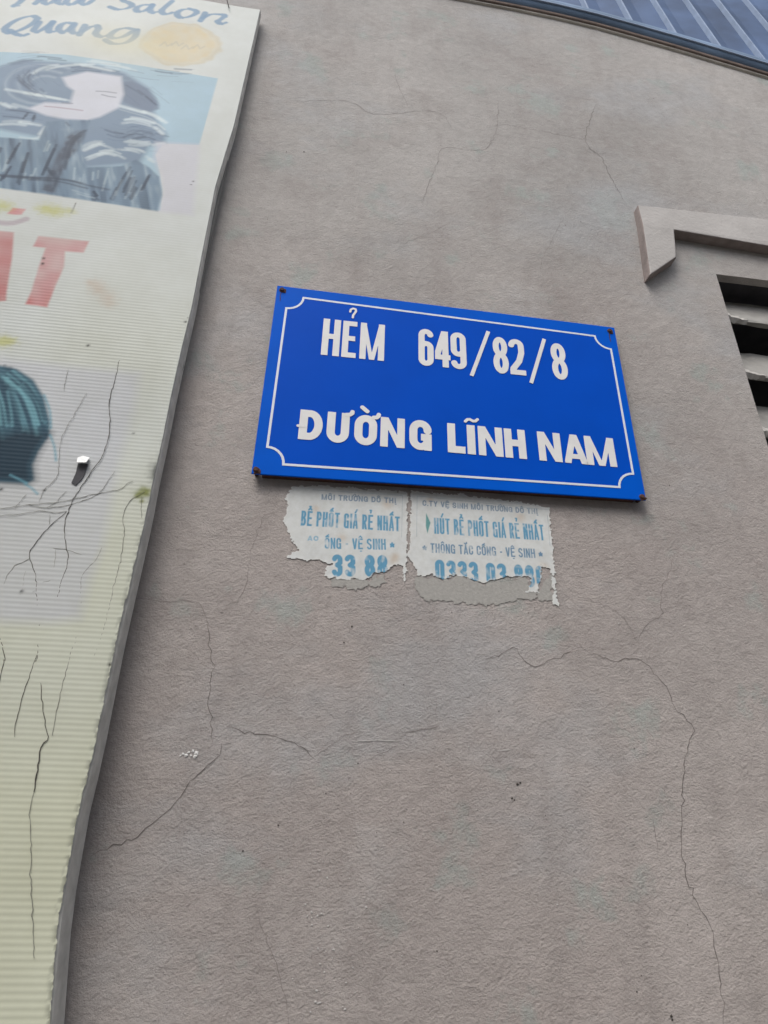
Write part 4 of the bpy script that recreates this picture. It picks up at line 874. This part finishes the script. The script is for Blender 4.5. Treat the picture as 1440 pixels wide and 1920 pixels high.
def paint(sl, m, c, a=1.0):
    m = np.clip(m, 0, 1)[..., None] * a
    col[sl] = col[sl] * (1 - m) + np.asarray(c) * m
def pfill(poly, c, a=1.0, soft=.0015, mod=None):
    sl = win(poly, .01); x, z = X[sl], Z[sl]
    m = np.clip(.5 - sd_poly(x, z, poly) / soft, 0, 1)
    if mod is not None: m = m * mod(x, z)
    paint(sl, m, c, a)
def pstroke(pts, w, c, a=1.0, soft=.0014, smooth=True):
    p = [tuple(t) for t in smooth_pts(pts, .008)] if smooth and len(pts) > 2 else pts
    sl = win(p, w + .004); x, z = X[sl], Z[sl]
    if x.size: paint(sl, np.clip(.5 - (sd_line(x, z, p) - w / 2) / soft, 0, 1), c, a)
def pdot(c0, rad, c, a=1.0, ell=1.0):
    sl = win([c0], rad * 3); x, z = X[sl], Z[sl]
    d = np.hypot(x - c0[0], (z - c0[1]) / ell) / rad
    paint(sl, np.exp(-d * d * (1 + .5 * value_noise(x, z, 300, 3))), c, a)
def pnib(pts, w, c, a, soft):
    p = smooth_pts(pts, .004)
    sl = win(p, w + .006); x, z = X[sl], Z[sl]
    if not x.size: return
    dd = np.full(x.shape, 1e9)
    for s, e in zip(p[:-1], p[1:]):
        t = (e - s) / (np.linalg.norm(e - s) + 1e-9)
        ww = w * (.42 + .85 * abs(t[0] * .5 - t[1] * .866) ** 1.3)     # broad nib held at thirty degrees
        dd = np.minimum(dd, sd_seg(x, z, tuple(s), tuple(e)) - ww / 2)
    paint(sl, np.clip(.5 - dd / soft, 0, 1), c, a)
# upper photograph, bleached by the sun
pfill(PHOTO, lin((176, 205, 222)), .95)
pfill(HAIR, lin((128, 148, 172)), .92, .010)
def flow(paths, n, spread, wmin, wmax, c, a, soft):
    for p in paths:
        P_ = np.array(p)
        for j in range(n):
            off = rng.normal(0, spread, 2); s0, s1 = sorted(rng.random(2))
            if s1 - s0 < .35: s1 = min(1, s0 + .5)
            q_ = smooth_pts(p, .004)
            q_ = q_[int(s0 * (len(q_) - 1)):int(s1 * (len(q_) - 1)) + 1] + off
            if len(q_) > 2:
                cc = lin(c) * (.92 + .16 * rng.random())
                pstroke([tuple(t) for t in q_[::2]], wmin + (wmax - wmin) * rng.random(), cc, a * (.5 + .5 * rng.random()), soft)
pfill(LOBE, lin((116, 132, 156)), .85, .006)
for k, p in enumerate(CURLS):
    pstroke(p, .0045, lin((98, 116, 142) if k % 2 else (200, 216, 228)), .35, .005)
flow(CURLS, 6, .004, .001, .0025, (128, 148, 172), .5, .0025)
flow(STRAND_D, 4, .004, .002, .004, (70, 88, 112), .65, .003)
flow(STRAND_L, 4, .003, .0025, .0065, (226, 237, 240), .7, .005)
flow(STRAND_D, 8, .012, .0008, .0018, (96, 116, 142), .5, .002)
pfill(FACE, lin((222, 223, 233)), .97, .007)
for k, p in enumerate(EYES):
    pstroke(p, .0024, lin((132, 134, 150) if k != 2 else (168, 140, 156)), .75, .0025)
pfill(PALEPRINT, lin((216, 215, 226)), .75, .010)
pfill(CLOTH, lin((118, 142, 165)), .92, .004)
def clothmask(x, z): return np.clip(.5 - sd_poly(x, z, CLOTH) / .003, 0, 1)
sl = win(CLOTH, .005); x_, z_ = X[sl], Z[sl]
sk = x_ + .32 * z_                                              # ribs of the knit lean with the shoulder
knit = .5 + .42 * value_noise(sk, x_ * 0, 150, 3) + .30 * value_noise(sk, z_ * .02, 62, 4) + .14 * value_noise(sk, z_ * .2, 330, 6)
paint(sl, clothmask(x_, z_) * np.clip((knit - .48) * 3.2, 0, 1) * (.55 + .45 * value_noise(x_, z_, 26, 17)), lin((62, 82, 106)), .8)
paint(sl, clothmask(x_, z_) * np.clip((.42 - knit) * 3.2, 0, 1) * (.5 + .5 * value_noise(x_, z_, 30, 19)), lin((190, 207, 217)), .7)
pfill(TIE, lin((72, 80, 98)), .8, .006, lambda x, z: .8 + .4 * value_noise(x, z, 130, 21))
flow(FOLDS_L, 2, .002, .002, .0035, (186, 204, 214), .7, .0022)
flow([p for w, p in FOLDS if w < 8], 3, .0016, .0028, .0048, (46, 64, 88), .85, .0024)
flow([p for w, p in FOLDS if w >= 8], 5, .0030, .003, .006, (52, 66, 88), .7, .003)
flow(STRAND_L[3:9], 3, .004, .002, .004, (218, 230, 234), .7, .0028)
# script heading
for p in SCRIPT:
    pnib(p, .0100, lin((120, 154, 186)), .9, .0028)
# beige sticker residue
oc, oxr, ozt = [np.array(p) for p in OVAL]
sl = win([oc], .11); x, z = X[sl], Z[sl]
d = np.hypot((x - oc[0]) / .064, (z - oc[1]) / .066) + .10 * value_noise(x, z, 22, 2) + .05 * value_noise(x, z, 70, 5)
paint(sl, np.clip((1.06 - d) / .22, 0, 1) * (.82 + .18 * value_noise(x, z, 90, 4)), lin((226, 208, 168)), .9)
paint(sl, np.exp(-((d - .97) / .05) ** 2), lin((206, 186, 140)), .3)
sl2 = win([oc], .2); xx_, zz_ = X[sl2], Z[sl2]
paint(sl2, np.exp(-(((xx_ - oc[0] + .09) / .07) ** 2 + ((zz_ - oc[1] + .02) / .045) ** 2)), lin((226, 220, 186)), .55)
for j in range(4):
    a0 = oc + np.array((-.034 + .018 * j, -.012 + .006 * (j % 2)))
    pstroke([tuple(a0), tuple(a0 + (.006, .014)), tuple(a0 + (.012, .002)), tuple(a0 + (.018, .012))], .0022, lin((188, 184, 172)), .5, .003)
# red word
REDC = [lin((204, 130, 130)), lin((212, 152, 153)), lin((220, 126, 132))]
for c, p in zip(REDC, RED):
    pfill(p, c, .9, .003, lambda x, z: .85 + .2 * value_noise(x, z, 60, 9))
for p in RED[:2]:
    zz = np.array(p)[:, 1].min()
    pfill(p, lin((206, 96, 92)), .85, .004, lambda x, z, zz=zz: np.clip(1 - (z - zz) / .035, 0, 1) * (.7 + .5 * value_noise(x, z, 70, 11)))
pstroke(BREVE, .009, lin((186, 168, 178)), .7, .004)
for c, k in YELLOW: pdot(c, k * .0009, lin((206, 206, 140)), .7, .8)
for c, k in PINKISH: pdot(c, k * .0009, lin((214, 200, 186)), .6)
pstroke(SCRATCH[0], .0016, lin((120, 118, 110)), .8)
# lower photograph
pfill(LAV, np.array((.66, .67, .72)), .75, .014)
pfill(BOB, lin((64, 108, 128)), .95, .004)
for p in BOBSTR:
    for j in range(5):
        off = rng.normal(0, .006, 2)
        pstroke([(x + off[0], z + off[1]) for x, z in p], .0015 + .004 * rng.random(), lin((140, 196, 210) if j % 2 else (52, 78, 98)), .55, .003)
pfill(BOBLOW, lin((44, 58, 72)), .85, .016)
for p in WISP: pstroke(p, .0022, lin((120, 175, 195)), .8, .002)
for c, k in MOSS: pdot(c, k * .0010, lin((140, 146, 84)), .9)
for c, k in SCUFF: pdot(c, k * .0011, lin((120, 122, 118)), .7, 1.6)
for c, k in DARKDOTS: pdot(c, k * .0008, lin((40, 40, 38)), .95)
# grime along the frayed edge
g = np.clip(1 - (edge_x(Z) - X) / .006, 0, 1) * fr * (value_noise(X, Z, 260, 12) > .05)
col = col * (1 - .55 * g[..., None]) * np.array((.86, .865, .845))
P, qd, pl = march(xs, zs, F)
ix = np.clip(np.round((P[:, 0] - xs[0]) / .0017).astype(int), 0, len(xs) - 1)
iz = np.clip(np.round((P[:, 1] - zs[0]) / (RIB / 4)).astype(int), 0, len(zs) - 1)
ph = (P[:, 1] - ZB) / RIB * 2 * math.pi
amp = .00011 * np.clip(1.15 - (P[:, 1] - 2.1) / .6, .25, 1)
Y = front_y(P[:, 1]) - amp * np.cos(ph) - .0010 * value_noise(P[:, 0], P[:, 1], 9, 13)
front = grid_object('printed_sheet', P, Y, qd, pl, M_SHEET, board, col[iz, ix])
# frame: the box sides behind the sheet
nz = 60
zz = np.linspace(ZB, ZT - .001, nz)
vv, ff = [], []
rg = np.random.default_rng(3)
for z in zz:
    e = float(edge_x(z)); y = float(front_y(z))
    wv = .0006 * float(value_noise(z, 0, 40, 2))
    frn = float(np.clip((2.05 - z) / .25, 0, 1))
    vv += [(e - .0035, y + .0012, z), (e + wv, y + .0030, z), (e + .0006 + wv, y + .008, z), (e + .0003, -.0100, z), (e - .004, -.0065, z), (e - .03, -.0065, z)]
k = 6
for i in range(nz - 1):
    for j in range(k - 1):
        a = i * k + j
        ff.append((a, a + 1, a + k + 1, a + k))
fix_normals(pyobj('side_frame', vv, ff, M_SIDE, board))
v, f = boxv(XL, -.186, -.014, -.0068, ZB, ZT - .002)
pyobj('back_panel', v, f, M_CORE, board)
yt = float(front_y(ZT))
vv = [(XL, yt + .0008, ZT), (-.1835, yt + .0008, ZT), (-.1835, -.007, ZT - .0005), (XL, -.007, ZT - .0005), (XL, yt + .0008, ZT - .02), (-.187, yt + .0014, ZT - .02), (-.187, -.007, ZT - .02), (XL, -.007, ZT - .02)]
fix_normals(pyobj('top_frame', vv, [(0, 1, 2, 3), (3, 2, 6, 7)], M_SIDE, board))
# the tear in the sheet with its curled flap
def on_board(p, d): return (p[0], float(front_y(p[1])) - d, p[1])
prism('tear', HOLE, lambda x, z: float(front_y(z)) - .0010, float(front_y(HOLE[0][1])) + .0005, M_DARK, board)
fp = FLAP
vv = [on_board(fp[4], .0060), on_board(fp[3], .0070), on_board(fp[2], .0012), on_board(fp[1], .0012), on_board(fp[0], .0012)]
fl_ = pyobj('torn_flap', vv, [(0, 1, 2, 3, 4)], plain('torn_white_plastic', (.8, .8, .78), .5, .04), board)
fl_.modifiers.new('thick', 'SOLIDIFY').thickness = .0006
for pts in (SCRATCH[1],):
    P_ = smooth_pts(pts, .002)
    vv, ff = [], []
    for i, (x, z) in enumerate(P_):
        y = float(front_y(min(z, ZT))) - .002
        vv += [(x - .0008, y, z), (x + .0008, y, z), (x, y - .0014, z)]
    for i in range(len(P_) - 1):
        for j in range(3):
            ff.append((i * 3 + j, i * 3 + (j + 1) % 3, i * 3 + 3 + (j + 1) % 3, i * 3 + 3 + j))
    pyobj('hanging_wire', vv, ff, M_SPECK, board)
tag(board, 'faded hair salon board of ribbed plastic with sun-bleached portraits and red word', 'signboard')

# ------------------------------------------------------------------ dried creeper clinging to the board
M_VINE = plain('dry_creeper', (.12, .112, .095), .9, .35, 200)
M_VINE_F = plain('bleached_creeper', (.25, .245, .21), .9, .3, 200)
creeper = empty('dried_creeper', (-.35, -.035, 1.7))
for w, pts in VINES:
    P_ = smooth_pts(pts, .0035, .00035)
    n = len(P_); rad = w * .00066
    vv, ff = [], []
    T = np.gradient(P_, axis=0); T /= np.linalg.norm(T, axis=1)[:, None] + 1e-9
    for i, (x, z) in enumerate(P_):
        s = i / max(1, n - 1)
        r_ = rad * (.45 + .55 * min(1, 5 * min(s, 1 - s) + .3)) * (.75 + .5 * rng.random())
        nx_, nz_ = -T[i, 1], T[i, 0]
        y = float(front_y(z)) - .0005
        vv += [(x + nx_ * r_, y, z + nz_ * r_), (x + nx_ * r_ * .6, y - r_, z + nz_ * r_ * .6), (x - nx_ * r_ * .6, y - r_, z - nz_ * r_ * .6), (x - nx_ * r_, y, z - nz_ * r_)]
    for i in range(n - 1):
        for j in range(3):
            a = i * 4 + j
            ff.append((a, a + 4, a + 5, a + 1))
    pyobj('stem', vv, ff, M_VINE if w > .48 else M_VINE_F, creeper, smooth=True)
tag(creeper, 'thin dried creeper stems branching over the lower half of the salon board', 'creeper')
